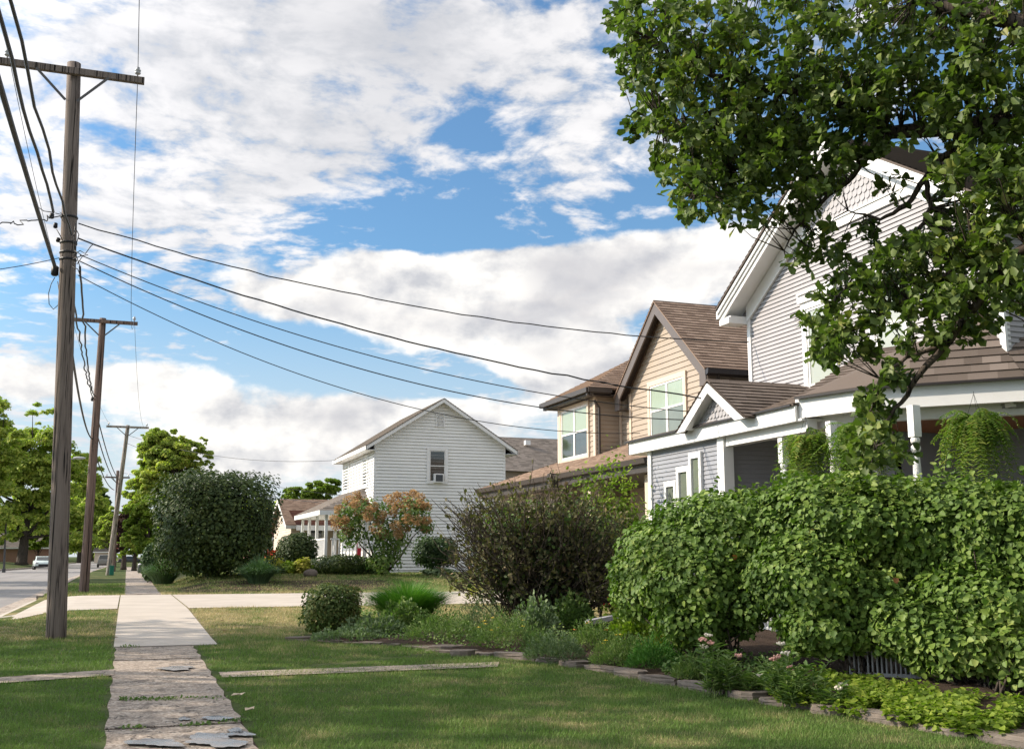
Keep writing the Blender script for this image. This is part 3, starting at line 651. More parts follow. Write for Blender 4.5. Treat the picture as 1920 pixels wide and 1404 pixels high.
# enclosed front room wall with stepped sidelights
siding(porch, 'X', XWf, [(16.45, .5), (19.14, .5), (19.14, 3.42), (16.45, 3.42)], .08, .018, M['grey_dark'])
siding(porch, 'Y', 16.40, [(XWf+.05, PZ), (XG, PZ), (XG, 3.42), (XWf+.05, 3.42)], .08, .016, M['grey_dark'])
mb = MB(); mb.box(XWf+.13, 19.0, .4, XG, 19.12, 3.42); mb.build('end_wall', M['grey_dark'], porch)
trimboard(porch, [(XWf-.05, 19.02, .5, XWf+.05, 19.16, 3.42)])
trimboard(porch, [(XWf-.06, 16.22, PZ, XWf+.14, 16.44, 3.42)], name='pilaster')
for (xa, xb, yt) in ((1250, 1272, 903), (1273, 1297, 876), (1296, 1319, 850)):
    pa, pb = onX(xa, yt, XWf), onX(xb, yt, XWf); u0, u1 = pa[1], pb[1]; zt = pa[2]
    w = MB(); a, b = sorted((u0, u1)); t_ = .085; zbt = zt-.95
    wbox(w, 'X', XWf, a, a+t_, zbt, zt, .07); wbox(w, 'X', XWf, b-t_, b, zbt, zt, .07); wbox(w, 'X', XWf, a+t_+.001, b-t_-.001, zt-.11, zt, .068); wbox(w, 'X', XWf, a+t_+.001, b-t_-.001, zbt, zbt+.1, .068)
    fr = w.build('sidelight', M['white'], porch, bevel=.004); g = MB(); wbox(g, 'X', XWf, a+t_, b-t_, zbt+.1, zt-.1, .03); g.build('pane', M['pale_glass'], fr)
# low eave: fascia, ceiling, roof and little gable
mb = MB(); mb.box(XP-.02, 13.9, 3.40, XP+.02, 19.8, 3.645); mb.box(XP-.02, 19.76, 3.40, XG, 19.8, 3.645); mb.build('fascia', M['white'], porch, bevel=.004)
mb = MB(); mb.box(XP+.02, 13.8, 3.405, XG, 19.76, 3.44); mb.build('ceiling', M['white'], porch)
mb = MB(); mb.box(XP+.12, 13.8, 3.24, XP+.30, 16.2, 3.404); mb.build('beam', M['white'], porch)
mb = MB()
slope_roof(mb, [(XP-.05, 19.83, 3.67), (XP-.05, 16.2, 3.67), (XG, 16.2, 3.80), (XG, 19.83, 3.80)], .13, .012)
slope_roof(mb, [(XP-.05, 16.2, 3.66), (XP-.05, 13.9, 3.66), (XG, 13.9, 4.32), (XG, 16.2, 4.32)], .13, .012)
mb.prism([(XP-.05, 19.83, 3.645), (XP-.05, 13.9, 3.645), (XG, 13.9, 3.645), (XG, 19.83, 3.645)][::-1], (0, 0, .02))
mb.build('low_roof', M['shingle'], porch)
gl, gr, gm, ga = 17.34, 15.06, 16.2, 4.36; gsl = (ga-3.62)/(gl-gm); xo = XP-.22
mb = MB()
slope_roof(mb, [(xo, gl+.05, 3.60), (XG, gl+.05, 3.60), (XG, gm, ga+.03), (xo, gm, ga+.03)], .13, .014)
slope_roof(mb, [(XG, gr-.05, 3.60), (xo, gr-.05, 3.60), (xo, gm, ga+.03), (XG, gm, ga+.03)], .13, .014)
mb.prism([(xo, gl+.05, 3.585), (xo, gm, ga+.015), (xo, gr-.05, 3.585), (xo, gr+.0, 3.585), (xo, gm, ga-.02), (xo, gl, 3.585)], (XG-xo, 0, 0))
for i in range(9): mb.prism([(xo+.21*i, gm+.12, ga-.035), (xo+.21*i, gm, ga+.052), (xo+.21*i, gm-.12, ga-.035)], (.23, 0, .006*(i % 2)))   # ridge caps
mb.build('gable_roof', M['shingle'], porch)
mb = MB()
for ye, s_ in ((gl, 1), (gr, -1)): mb.prism([(xo, ye+.04*s_, 3.58), (xo, gm, ga+.0), (xo, gm, ga-.20), (xo, ye-.28*s_, 3.58)], (.03, 0, 0)) if s_ > 0 else mb.prism([(xo, ye-.04, 3.58), (xo, ye+.28, 3.58), (xo, gm, ga-.20), (xo, gm, ga+.0)], (.03, 0, 0))
for ye, s_ in ((gl, 1), (gr, -1)): mb.prism([(xo+.03, ye-.27*s_, 3.60), (XP, ye-.27*s_, 3.60), (XP, gm, ga-.185), (xo+.03, gm, ga-.185)], (0, 0, .02))
mb.build('gable_rake', M['white'], porch)
scallops(porch, 'X', XP-.005, [(gr+.2, 3.648), (gl-.2, 3.648), (gm, ga-.1)], .115, .10, M['grey_siding'])
# corner porch
zt = 3.75
mb = MB(); 
for (xa, ya), (xb, yb) in zip(cor[:-1], cor[1:]): mb.bar((xa, ya, zt-.15), (xb, yb, zt-.15), .04, .30)
mb.bar((9.66, 13.98, zt-.15), (XG, 14.05, zt-.15), .04, .298)
mb.build('corner_fascia', M['white'], porch)
def inset(pts, d): c = np.array([13.5, 13.5]); return [tuple(np.array(p)+(c-np.array(p))/np.linalg.norm(c-np.array(p))*d) for p in pts]
ci = inset(cor, .38); mb = MB()
for (xa, ya), (xb, yb) in zip(ci[:-1], ci[1:]): mb.bar((xa, ya, zt-.36), (xb, yb, zt-.36), .14, .17)
mb.build('corner_beam', M['white'], porch)
mb = MB(); mb.prism([(x, y, zt-.285) for x, y in cor]+[(15.4, 13.9, zt-.285), (9.7, 13.9, zt-.285)], (0, 0, .03)); mb.build('corner_soffit', M['white'], porch)
mb = MB(); c2 = inset(cor, .46); mb.prism([(x, y, zt-.44) for x, y in c2]+[(15.3, 13.85, zt-.44), (10.2, 13.85, zt-.44)], (0, 0, .02)); mb.build('corner_ceiling', M['soffit_wood'], porch)
apx = onX(1857, 600, 11.62); APX = (11.5, float(apx[1]), float(apx[2])); W1 = (XG, 14.45, 4.62); APR = (15.6, 11.8, APX[2]+.1)
oc = [(x-.05, y-.05, zt+.02) for x, y in cor]
mb = MB()
slope_roof(mb, [oc[0], oc[1], APX, W1]); slope_roof(mb, [oc[1], oc[2], APX]); slope_roof(mb, [oc[2], oc[3], APX]); slope_roof(mb, [oc[3], oc[4], APR, APX])
mb.add([oc[0], oc[1], oc[2], oc[3], oc[4], APR, APX, W1, tuple(np.array(oc[0])-(0, 0, .015))], [(0, 1, 6, 7), (1, 2, 6), (2, 3, 6), (3, 4, 5, 6)])
mb.build('corner_roof', M['shingle'], porch)
mb = MB()
for (xa, ya, za), (xb, yb, zb_) in zip(oc[:-1], oc[1:]): mb.bar((xa-.01, ya-.01, za-.01), (xb-.01, yb-.01, zb_-.01), .05, .035)
mb.bar((XP-.06, 19.83, 3.655), (XP-.06, 13.95, 3.655), .04, .03)
mb.build('drip_edge', M['gutter'], porch)
ly = onX(1470, 850, XP+.22)[1]
for x, y, zt_ in ((XP+.21, ly, 3.24), (*tuple(onZ(1558, 790, 3.32)[:2]), 3.32), (*tuple(onZ(1712, 760, 3.32)[:2]), 3.32), (13.6, 10.5, 3.32)): turned_post(porch, x, y, PZ, zt_)
# inner walls of the porch with door and windows
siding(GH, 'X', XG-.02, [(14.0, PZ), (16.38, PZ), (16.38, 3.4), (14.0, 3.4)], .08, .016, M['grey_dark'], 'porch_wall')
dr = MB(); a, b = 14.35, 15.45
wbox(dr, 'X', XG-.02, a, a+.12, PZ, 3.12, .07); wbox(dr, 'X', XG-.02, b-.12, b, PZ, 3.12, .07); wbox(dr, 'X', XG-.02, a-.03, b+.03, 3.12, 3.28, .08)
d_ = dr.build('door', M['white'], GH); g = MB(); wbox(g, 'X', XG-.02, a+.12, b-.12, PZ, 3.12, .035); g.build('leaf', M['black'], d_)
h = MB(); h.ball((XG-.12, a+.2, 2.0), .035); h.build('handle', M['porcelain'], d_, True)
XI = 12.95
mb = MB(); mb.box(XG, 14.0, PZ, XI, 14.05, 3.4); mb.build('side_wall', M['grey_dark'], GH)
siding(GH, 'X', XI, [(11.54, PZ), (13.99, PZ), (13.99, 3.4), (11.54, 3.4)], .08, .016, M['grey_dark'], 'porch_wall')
for pa, pb in (((1732, 838), (1812, 838)),):
    u0, u1 = onX(*pa, XI)[1], onX(*pb, XI)[1]; window(GH, 'X', XI, u0, u1, 1.55, float(onX(*pa, XI)[2]), .12, 'white', 'glass', 'glass', .05)

# ---- tan house with gable, bay and long low roof
XB = 13.0
BH = thing('tan_house', (XB+3, 27, .35), 'tan lap-sided house with steep brown gable, square bay and long low shingled roof', 'house')
bl, br_, be, ba = 26.68, 22.36, 5.86, 7.74; bm = (bl+br_)/2; bs_ = (ba-be)/(bl-bm)
siding(BH, 'X', XB, [(br_, .5), (bl, .5), (bl, be), (bm, ba), (br_, be)], .148, .022, M['tan'])
siding(BH, 'Y', br_, [(XB, .5), (XB+9, .5), (XB+9, be), (XB, be)], .148, .022, M['tan'])
mb = MB(); mb.box(XB+9, br_, .4, XB+9.1, 30, be); mb.box(XB+.1, 30.0, .4, XB+9, 30.1, be-.1); mb.build('rear_wall', M['tan'], BH)
trimboard(BH, [(XB-.045, bl-.11, .5, XB+.04, bl+.012, be-.05), (XB-.045, br_-.014, .5, XB+.04, br_+.12, be-.05)], 'tan_trim')
bo = XB-.30; be2 = .38; zr = .24
mb = MB(); mk = MB(); sf = MB()
for s_ in (1, -1):
    yw = bl if s_ > 0 else br_; ye = yw+s_*be2; ze = be-bs_*be2+zr; zt_ = ze+bs_*abs(ye-bm)
    slope_roof(mb, [(bo-.03, ye, ze), (XB+9.4, ye, ze), (XB+9.4, bm, zt_), (bo-.03, bm, zt_)])
    mb.prism([(bo-.03, ye, ze-.04), (XB+9.4, ye, ze-.04), (XB+9.4, bm, zt_-.04), (bo-.03, bm, zt_-.04)], (0, 0, .035))
    mk.prism([(bo, ye, ze-.05), (bo, bm, zt_-.05), (bo, bm, zt_-.36), (bo, ye-s_*.30, ze-.36+bs_*.3), (bo, ye-s_*.30, ze-.40), (bo, ye, ze-.40)], (.04, 0, 0))
    sf.prism([(bo+.04, ye, ze-.10), (XB, ye, ze-.10), (XB, bm, zt_-.10), (bo+.04, bm, zt_-.10)], (0, 0, .02))
    sf.box(bo+.04, min(yw, ye), ze-.40, XB+9, max(yw, ye), ze-.37)
mb.build('roof', M['shingle_tan'], BH); mk.build('rake_board', M['rake_brown'], BH); sf.build('soffit', M['brown'], BH)
g = MB(); ye = br_-be2; ze = be-bs_*be2+zr
g.prism([(bo, ye+.02, ze-.18), (bo, ye-.11, ze-.14), (bo, ye-.13, ze-.02), (bo, ye+.02, ze-.02)], (9.6, 0, 0)); g.tube([(XB-.0, ye-.05, ze-.15), (XB+.1, ye+.1, ze-.33), (XB+.16, br_-.08, ze-.5), (XB+.16, br_-.08, .6)], .045, 8)
g.build('gutter', M['gutter'], BH)
v_ = MB(); vx = onY(1290, 575, bm-.5); v_.box(14.9, bm-.75, 7.55, 15.5, bm-.35, 7.93); v_.build('roof_vent', M['gutter'], BH)
window(BH, 'X', XB, 25.52, 23.40, 4.30, 5.98-.02, .13, 'tan_trim', 'curtain', 'pale_glass', .05, mull=1, sill=False, meet=.52)
# bay
XY = 12.3; b1, b2 = 30.25, 27.45
siding(BH, 'X', XY, [(b2, 3.9), (b1, 3.9), (b1, 5.86), (b2, 5.86)], .148, .022, M['tan'], 'bay_wall')
siding(BH, 'Y', b2, [(XY, 3.9), (XB+.1, 3.9), (XB+.1, 5.86), (XY, 5.86)], .12, .02, M['tan'], 'bay_side')
siding(BH, 'X', XB+.06, [(bl, 3.9), (b2, 3.9), (b2, 5.86), (bl, 5.86)], .148, .022, M['tan'], 'recess_wall')
mb = MB(); mb.box(XY+.1, b2+.1, .5, XB+3, b1-.05, 5.8); mb.build('bay_core', M['tan'], BH)
trimboard(BH, [(XY-.045, b2-.012, 3.95, XY+.04, b2+.13, 5.86), (XY-.045, b1-.12, 3.95, XY+.04, b1+.012, 5.86), (XB-.0, b2-.12, 3.95, XB+.04, b2-.03, 5.86)], 'tan_trim')
window(BH, 'X', XY, float(onX(1052, 760, XY)[1]), float(onX(1106, 745, XY)[1]), 4.13, 5.80, .11, 'tan_trim', 'curtain', 'glass', .05, mull=1, sill=True)
g = MB(); g.tube([(XY-.1, b2-.1, 5.7), (XY+.05, b2-.09, 5.5), (XY+.05, b2-.09, 4.1)], .04, 8); g.build('downspout', M['brown'], BH)
e0, e1, ex = b1+.45, b2-.40, XY-.42; ez = 6.02; pk = onY(1160, 680, (e0+e1)/2+.1); PK = (float(pk[0])+.35, (e0+e1)/2, float(pk[2])+.1)
mb = MB(); RB = (XB+8, PK[1], PK[2])
slope_roof(mb, [(ex, e0, ez), (ex, e1, ez), PK]); slope_roof(mb, [(ex, e1, ez), (XB+.3, e1, ez), (XB+.3+2, e1, ez), (XB+4, PK[1], PK[2]), PK]); 
slope_roof(mb, [(ex, e0, ez), (XB+8, e0, ez), RB, PK])
mb.prism([(ex, e0, ez-.03), (ex, e1, ez-.03), (XB+1, e1, ez-.03), (XB+8, e0, ez-.03)][::-1], (0, 0, .02))
mb.build('bay_roof', M['shingle_tan'], BH)
g = MB()
for p, q in (((ex, e0, 0), (ex, e1, 0)), ((ex, e1, 0), (XB-.4, e1, 0))): g.bar(np.array(p)+(0, 0, ez-.07), np.array(q)+(0, 0, ez-.07), .12, .13); g.bar(np.array(p)+(.12 if p[0] == q[0] else 0, .1 if p[0] != q[0] else 0, ez-.17), np.array(q)+(.12 if p[0] == q[0] else 0, .1 if p[0] != q[0] else 0, ez-.17), .1, .08)
g.box(ex+.05, e1+.05, ez-.2, XB+.2, e0-.05, ez-.17)
g.build('bay_gutter', M['brown'], BH)
# low roof
XL = 10.6; zl = 3.50; y0_, y1_ = 20.9, 33.0
hipt = (XY-.0, 30.5, 4.16)
mb = MB(); slope_roof(mb, [(XL, y1_, zl), (XL, y0_, zl), (XB, y0_, 4.42), (XB, 30.0, 4.42), hipt][:4] if False else [(XL, y1_, zl), (XL, y0_, zl), (XB+.05, y0_, 4.44), (XB+.05, 30.2, 4.44)], .13, .012)
slope_roof(mb, [(XB+6, y1_, zl), (XL, y1_, zl), (XB+.05, 30.2, 4.44), (XB+6, 30.2, 4.44)], .13, .012)
mb.prism([(XL, y1_, zl-.03), (XL, y0_, zl-.03), (XB, y0_, zl-.03), (XB+6, y1_, zl-.03)][::-1], (0, 0, .02))
mb.build('low_roof', M['shingle_tan'], BH)
g = MB(); g.prism([(XL-.13, y0_, zl-.02), (XL-.10, y0_, zl-.14), (XL+.02, y0_, zl-.15), (XL+.02, y0_, zl-.02)], (0, y1_-y0_, 0)); g.box(XL+.02, y0_, zl-.32, XL+.06, y1_, zl-.05); g.box(XL, y1_-.03, zl-.3, XB+5, y1_, zl-.05)
yj = float(onX(1040, 900, XL)[1]); g.box(XL-.16, yj-.14, zl-.36, XL+.1, yj+.14, zl+.02)
g.build('low_gutter', M['brown'], BH)
siding(BH, 'X', XL+.62, [(27.3, .5), (32.6, .5), (32.6, zl-.3), (27.3, zl-.3)], .185, .02, M['tan'], 'garage_wall')
for y_ in (27.3, 32.5): mb = MB(); mb.box(XL+.7, y_, .4, XB+5, y_+.1, zl-.3); mb.build('garage_side', M['tan'], BH)
mb = MB(); mb.box(XL+.06, y0_, zl-.32, XB, y1_-.05, zl-.29); mb.build('porch_ceiling', M['brown'], BH)
for yy_ in (float(onX(1110, 920, XL+.4)[1]), 21.6): mb = MB(); mb.box(XL+.3, yy_-.12, .4, XL+.54, yy_+.12, zl-.33); mb.build('column', M['tan_trim'], BH, bevel=.01)

# ---- white house
YW = 48.0; wl, wr, we = 10.42, 16.72, 6.50; wm = (wl+wr)/2; wa = 8.52; wsl = (wa-we)/(wr-wm); YB = 55.6
WH = thing('white_house', (wm, YW+3, .6), 'white clapboard house with plain gable wall and a railed front porch', 'house')
siding(WH, 'Y', YW, [(wl, .55), (wr, .55), (wr, we), (wm, wa), (wl, we)], .15, .05, M['white_siding'], slot=.008)
siding(WH, 'X', wl, [(YW, .55), (YB, .55), (YB, we), (YW, we)], .15, .05, M['white_siding'], slot=.008)
mb = MB(); mb.box(wl+.1, YB-.1, .5, wr, YB, we); mb.box(wr-.1, YW+.1, .5, wr+.001, YB, we); mb.build('rear_wall', M['white_siding'], WH)
trimboard(WH, [(wl-.03, YW-.035, .6, wl+.10, YW+.02, we), (wl-.035, YW-.03, .6, wl+.02, YW+.10, we), (wr-.10, YW-.035, .6, wr+.02, YW+.02, we), (wl-.035, YB-.1, .6, wl+.02, YB, we)])
mb = MB(); mk = MB(); sf = MB(); oh = .5
for s_ in (1, -1):
    xw = wr if s_ > 0 else wl; xe = xw+s_*oh; ze = we-wsl*oh+.13; zt_ = ze+wsl*abs(xe-wm)
    slope_roof(mb, [(xe, YW-.42, ze), (xe, YB+.4, ze), (wm, YB+.4, zt_), (wm, YW-.42, zt_)], .14, .012)
    mb.prism([(xe, YW-.42, ze-.03), (xe, YB+.4, ze-.03), (wm, YB+.4, zt_-.03), (wm, YW-.42, zt_-.03)], (0, 0, .025))
    mk.prism([(xe, YW-.40, ze-.03), (wm, YW-.40, zt_-.03), (wm, YW-.40, zt_-.20), (xe, YW-.40, ze-.20)], (0, .035, 0))
    mk.box(xe-.02, YW-.40, ze-.19, xe+.02, YB+.4, ze-.02)
    sf.prism([(xe, YW-.36, ze-.17), (wm, YW-.36, zt_-.17), (wm, YW, zt_-.17), (xe, YW, ze-.17)], (0, 0, .02)); sf.box(min(xe, xw), YW-.36, ze-.19, max(xe, xw), YB+.3, ze-.17)
mb.build('roof', M['shingle_grey'], WH); mk.build('rake_board', M['white'], WH); sf.build('soffit', M['white'], WH)
wf = window(WH, 'Y', YW, float(onY(800, 837, YW)[0]), float(onY(839, 908, YW)[0]), 4.66, 6.36, .14, 'white', 'glass', 'glass', .04, off=.055, sill=False)
ac = MB(); ax0, ax1 = float(onY(812, 890, YW)[0]), float(onY(829, 890, YW)[0]); az0 = float(onY(820, 905, YW)[2]); az1 = float(onY(820, 888.5, YW)[2])
ac.box(ax0, YW-.30, az0, ax1, YW-.03, az1); ao = ac.build('window_unit', M['white'], wf, bevel=.01)
gr_ = MB(); gr_.box(ax0+.05, YW-.31, az0+.05, ax1-.05, YW-.301, az1-.05); gr_.build('grille', flat('unit_grille', (.06, .065, .07), .6), ao)
vt = MB(); vx0, vx1 = float(onY(817, 790, YW)[0]), float(onY(833, 790, YW)[0]); vz0, vz1 = float(onY(825, 799, YW)[2]), float(onY(825, 776, YW)[2])
for i in range(9): vt.bar((vx0+.05, YW-.05, vz0+.06+i*(vz1-vz0-.1)/9), (vx1-.05, YW-.05, vz0+.06+i*(vz1-vz0-.1)/9), .05, .012, up=(0, -.7, .7))
vt.box(vx0, YW-.07, vz0, vx0+.05, YW-.02, vz1); vt.box(vx1-.05, YW-.07, vz0, vx1, YW-.02, vz1); vt.box(vx0+.051, YW-.07, vz1-.05, vx1-.051, YW-.02, vz1); vt.box(vx0-.03, YW-.09, vz0-.04, vx1+.03, YW-.02, vz0); vt.build('gable_vent', M['white'], WH)
for xa, xb in ((681, 691), (645, 656)):
    window(WH, 'X', wl, float(onX(xa, 875, wl)[1]), float(onX(xb, 875, wl)[1]), 4.55, 6.1, .13, 'white', 'blind', 'glass', .04)
# its porch
zp = 3.42; pc = onZ(610, 944, zp); pfar = onZ(560, 958, zp); xp = float(pc[0]); yn = 48.7; yf = 56.2; fz = 1.25
xp = float(onY(610, 944, yn)[0]); 
WP = thing('porch', (xp, yn, .6), 'x', 'x'); del WP['label'], WP['category']; WP.parent = WH; WP.location = np.array(WP.location)-org(WH)
mb = MB(); zt_ = 4.55; slope_roof(mb, [(xp-.3, yf, zp), (xp-.3, yn-.3, zp), (wl, yn+1.3, zt_), (wl, yf, zt_)], .14, .012); slope_roof(mb, [(xp-.3, yn-.3, zp), (wl, yn-.3, zp), (wl, yn+1.3, zt_)], .14, .012)
mb.build('porch_roof', M['shingle_grey'], WP)
mb = MB(); mb.box(xp-.3, yn-.3, zp-.22, xp-.26, yf, zp-.01); mb.box(xp-.26, yn-.3, zp-.22, wl-.03, yn-.26, zp-.01); mb.box(xp-.26, yn-.26, zp-.2, wl-.03, yf, zp-.17); mb.build('porch_fascia', M['white'], WP)
mb = MB(); mb.box(xp, yn, .5, wl-.03, yf, fz); mb.build('porch_floor', M['white_siding'], WP)
for yc in (yn+.1, yn+2.6, yn+4.9, yn+7.1): mb = MB(); mb.box(xp+.02, yc-.06, fz, xp+.15, yc+.06, zp-.2); mb.build('column', M['white'], WP, bevel=.01)
mb = MB(); mb.box(wl-.25, yn+.04, fz, wl-.12, yn+.16, zp-.2); mb.build('column', M['white'], WP, bevel=.01)
mb = MB(); mb.box(xp+.3, yn+.05, fz+.85, wl-.1, yn+.13, fz+.92); mb.box(xp+.3, yn+.05, fz+.05, wl-.1, yn+.13, fz+.11)
n_ = int((wl-xp-.4)/.16)
for i in range(n_): x_ = xp+.38+i*(wl-xp-.5)/n_; mb.box(x_-.025, yn+.06, fz+.11, x_+.025, yn+.12, fz+.85)
mb.box(xp+.04, yn+.3, fz+.85, xp+.11, yn+4.8, fz+.92); mb.box(xp+.04, yn+.3, fz+.05, xp+.11, yn+4.8, fz+.1)
for i in range(28): y_ = yn+.35+i*.16; mb.box(xp+.05, y_-.025, fz+.1, xp+.1, y_+.025, fz+.85)
mb.build('railing', M['white'], WP)
mb = MB()
for i in range(5): mb.box(xp-.28*(i+1), yn+3.2, .55, xp-.28*i, yn+4.6, fz-.16*(i+1)+.05)
mb.build('steps', M['white'], WP)

# ---- house with dark shingle roof behind the white one
zr0 = float(onY(1000, 822, 62)[2]); ze0 = float(onY(1000, 884, 58)[2])
RH = thing('house', (20, 62, .6), 'house behind the white one, only its weathered brown roof and back wall showing', 'house')
mb = MB(); slope_roof(mb, [(15, 58, ze0), (29, 58, ze0), (29, 62, zr0), (15, 62, zr0)], .16, .02); slope_roof(mb, [(15, 66, ze0), (29, 66, ze0), (29, 62, zr0), (15, 62, zr0)], .16, .02)
mb.build('roof', M['shingle_grey'], RH)
siding(RH, 'Y', 58.5, [(15.5, .5), (28.5, .5), (28.5, ze0), (15.5, ze0)], .15, .02, M['tan']); mb = MB(); mb.box(15.4, 58.6, .5, 15.5, 65.5, ze0); mb.prism([(15.4, 58.5, ze0), (15.4, 62, zr0-.05), (15.4, 65.5, ze0)], (.1, 0, 0)); mb.build('side_wall', M['tan'], RH)
vp = onY(987, 830, 61); mb = MB(); mb.box(vp[0]-.16, 60.7, vp[2]-.15, vp[0]+.16, 61.0, vp[2]+.12); mb.build('roof_vent', M['white'], RH)
# ---- red-roofed house beyond the white porch
def simple_house(name, label, x0, x1, y0, y1, zb_, ze_, zr_, ridge, wall, roof, over=.4, gablem=None):
    h = thing(name, ((x0+x1)/2, (y0+y1)/2, zb_), label, 'house')
    if ridge == 'X':
        ym_ = (y0+y1)/2; mb = MB(); slope_roof(mb, [(x0-over, y0-over, ze_), (x1+over, y0-over, ze_), (x1+over, ym_, zr_), (x0-over, ym_, zr_)], .16, .02); slope_roof(mb, [(x0-over, y1+over, ze_), (x1+over, y1+over, ze_), (x1+over, ym_, zr_), (x0-over, ym_, zr_)], .16, .02)
        mb.build('roof', roof, h); mk = MB()
        for xx in (x0-over, x1+over):
            mk.prism([(xx, y0-over, ze_-.02), (xx, ym_, zr_-.02), (xx, ym_, zr_-.25), (xx, y0-over, ze_-.22)], (.04, 0, 0)); mk.prism([(xx, y1+over, ze_-.02), (xx, ym_, zr_-.02), (xx, ym_, zr_-.25), (xx, y1+over, ze_-.22)], (.04, 0, 0))
        mk.box(x0-over, y0-over-.03, ze_-.2, x1+over, y0-over, ze_); mk.build('rake_board', M['white'], h)
        siding(h, 'X', x0, [(y0, zb_), (y1, zb_), (y1, ze_), (ym_, zr_-.1), (y0, ze_)], .15, .02, wall)
        siding(h, 'Y', y0, [(x0, zb_), (x1, zb_), (x1, ze_), (x0, ze_)], .15, .02, wall)
    else:
        xm_ = (x0+x1)/2; mb = MB(); slope_roof(mb, [(x0-over, y0-over, ze_), (x0-over, y1+over, ze_), (xm_, y1+over, zr_), (xm_, y0-over, zr_)], .16, .02); slope_roof(mb, [(x1+over, y0-over, ze_), (x1+over, y1+over, ze_), (xm_, y1+over, zr_), (xm_, y0-over, zr_)], .16, .02)
        mb.build('roof', roof, h); mk = MB(); yy_ = y0-over
        mk.prism([(x0-over, yy_, ze_-.02), (xm_, yy_, zr_-.02), (xm_, yy_, zr_-.25), (x0-over, yy_, ze_-.22)], (0, .04, 0)); mk.prism([(x1+over, yy_, ze_-.02), (xm_, yy_, zr_-.02), (xm_, yy_, zr_-.25), (x1+over, yy_, ze_-.22)], (0, .04, 0)); mk.build('rake_board', M['white'], h)
        siding(h, 'Y', y0, [(x0, zb_), (x1, zb_), (x1, ze_), (xm_, zr_-.1), (x0, ze_)], .15, .02, wall)
        siding(h, 'X', x0, [(y0, zb_), (y1, zb_), (y1, ze_), (x0*0+y0, ze_)][:4], .15, .02, wall)
    return h
M['red_brick'] = paint('pinkish_brick', (.36, .20, .15), .8, .1)
M['cream'] = paint('cream_wall', (.60, .50, .40), .6, .06)
q = onY(548, 940, 66); q2 = onY(560, 985, 66)
h3 = simple_house('house', 'house with reddish brown roof and pale gable just beyond the white porch', float(q[0]), float(q[0])+9, 66, 74, .4, float(onY(548, 985, 66)[2]), float(onY(560, 936, 70)[2]), 'X', M['cream'], M['shingle_tan'])
mb = MB(); x_ = float(onY(556, 980, 62.5)[0]); ze_ = float(onY(556, 984, 62.5)[2]); zt_ = ze_+.95; slope_roof(mb, [(x_, 62.5, ze_), (x_+9, 62.5, ze_), (x_+9, 65.9, zt_), (x_, 65.9, zt_)], .16, .02); mb.build('porch_roof', M['shingle_red'], h3)
mb = MB(); mb.box(x_, 62.46, ze_-.3, x_+9, 62.5, ze_-.01); mb.build('porch_fascia', M['white'], h3)
for i in range(5): mb = MB(); mb.box(x_+.3+i*1.9, 62.7, .5, x_+.48+i*1.9, 62.88, ze_-.3); mb.build('column', M['white'], h3)
for i in range(3): window(h3, 'Y', 66, float(q[0])+1+2.2*i, float(q[0])+2+2.2*i, 1.6, 3.2, .1, name='window')
q = onY(500, 985, 84); h4 = simple_house('house', 'low red brick house with maroon roof and white fascia glimpsed past the round shrub', float(onY(470, 1000, 80)[0]), float(onY(550, 1000, 80)[0]), 80, 88, .2, float(onY(500, 1007, 80)[2]), float(onY(500, 985, 84)[2]), 'X', M['red_brick'], M['shingle_red'])
window(h4, 'Y', 80, float(onY(497, 1020, 80)[0]), float(onY(512, 1020, 80)[0]), .9, float(onY(500, 1012, 80)[2]), .15)
h5 = simple_house('house', 'far house with small white-trimmed gable and pale grey roof', float(onY(507, 980, 110)[0]), float(onY(560, 980, 110)[0]), 110, 120, .2, float(onY(510, 986, 110)[2]), float(onY(515, 968, 115)[2]), 'X', M['white_siding'], M['shingle_grey'])
h6 = simple_house('house', 'pale low house far down the road between the trees', float(onY(178, 1030, 260)[0]), float(onY(205, 1030, 260)[0]), 260, 275, 0, float(onY(190, 1034, 260)[2]), float(onY(190, 1026, 265)[2]), 'X', M['cream'], M['shingle_grey'])
h7 = simple_house('house', 'brick house across the road behind the parked white car', float(onY(76, 1030, 170)[0])-6, float(onY(100, 1030, 170)[0]), 170, 182, 0, float(onY(85, 1026, 170)[2]), float(onY(85, 1000, 176)[2]), 'X', M['red_brick'], M['shingle_grey'])
# ------------------------------------------------------------------ foliage kinds
L = {}
L['oak'] = foliage('oak_leaf', [(0, (0.048, 0.074, 0.02)), (0.45, (0.099, 0.144, 0.034)), (0.8, (0.176, 0.223, 0.052)), (1, (0.306, 0.281, 0.077))], .30, .40, .45)
L['hedge'] = foliage('hedge_leaf', [(0, (0.063, 0.11, 0.021)), (0.4, (0.114, 0.189, 0.035)), (0.8, (0.194, 0.268, 0.054)), (1, (0.299, 0.347, 0.095))], .22, .45, .35)
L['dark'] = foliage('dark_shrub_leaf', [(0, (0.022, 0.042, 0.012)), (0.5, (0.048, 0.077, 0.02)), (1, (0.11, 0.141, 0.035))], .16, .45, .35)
L['clip'] = foliage('clipped_leaf', [(0, (0.038, 0.069, 0.017)), (0.5, (0.086, 0.129, 0.031)), (0.85, (0.171, 0.172, 0.052)), (1, (0.266, 0.147, 0.069))], .2, .5, .3)
L['maple'] = foliage('maple_leaf', [(0, (0.159, 0.211, 0.047)), (0.5, (0.338, 0.403, 0.077)), (1, (0.671, 0.611, 0.143))], .42, .5, .3)
L['lime'] = foliage('lime_leaf', [(0, (0.095, 0.149, 0.021)), (0.5, (0.181, 0.255, 0.031)), (1, (0.319, 0.361, 0.053))], .38, .5, .3)
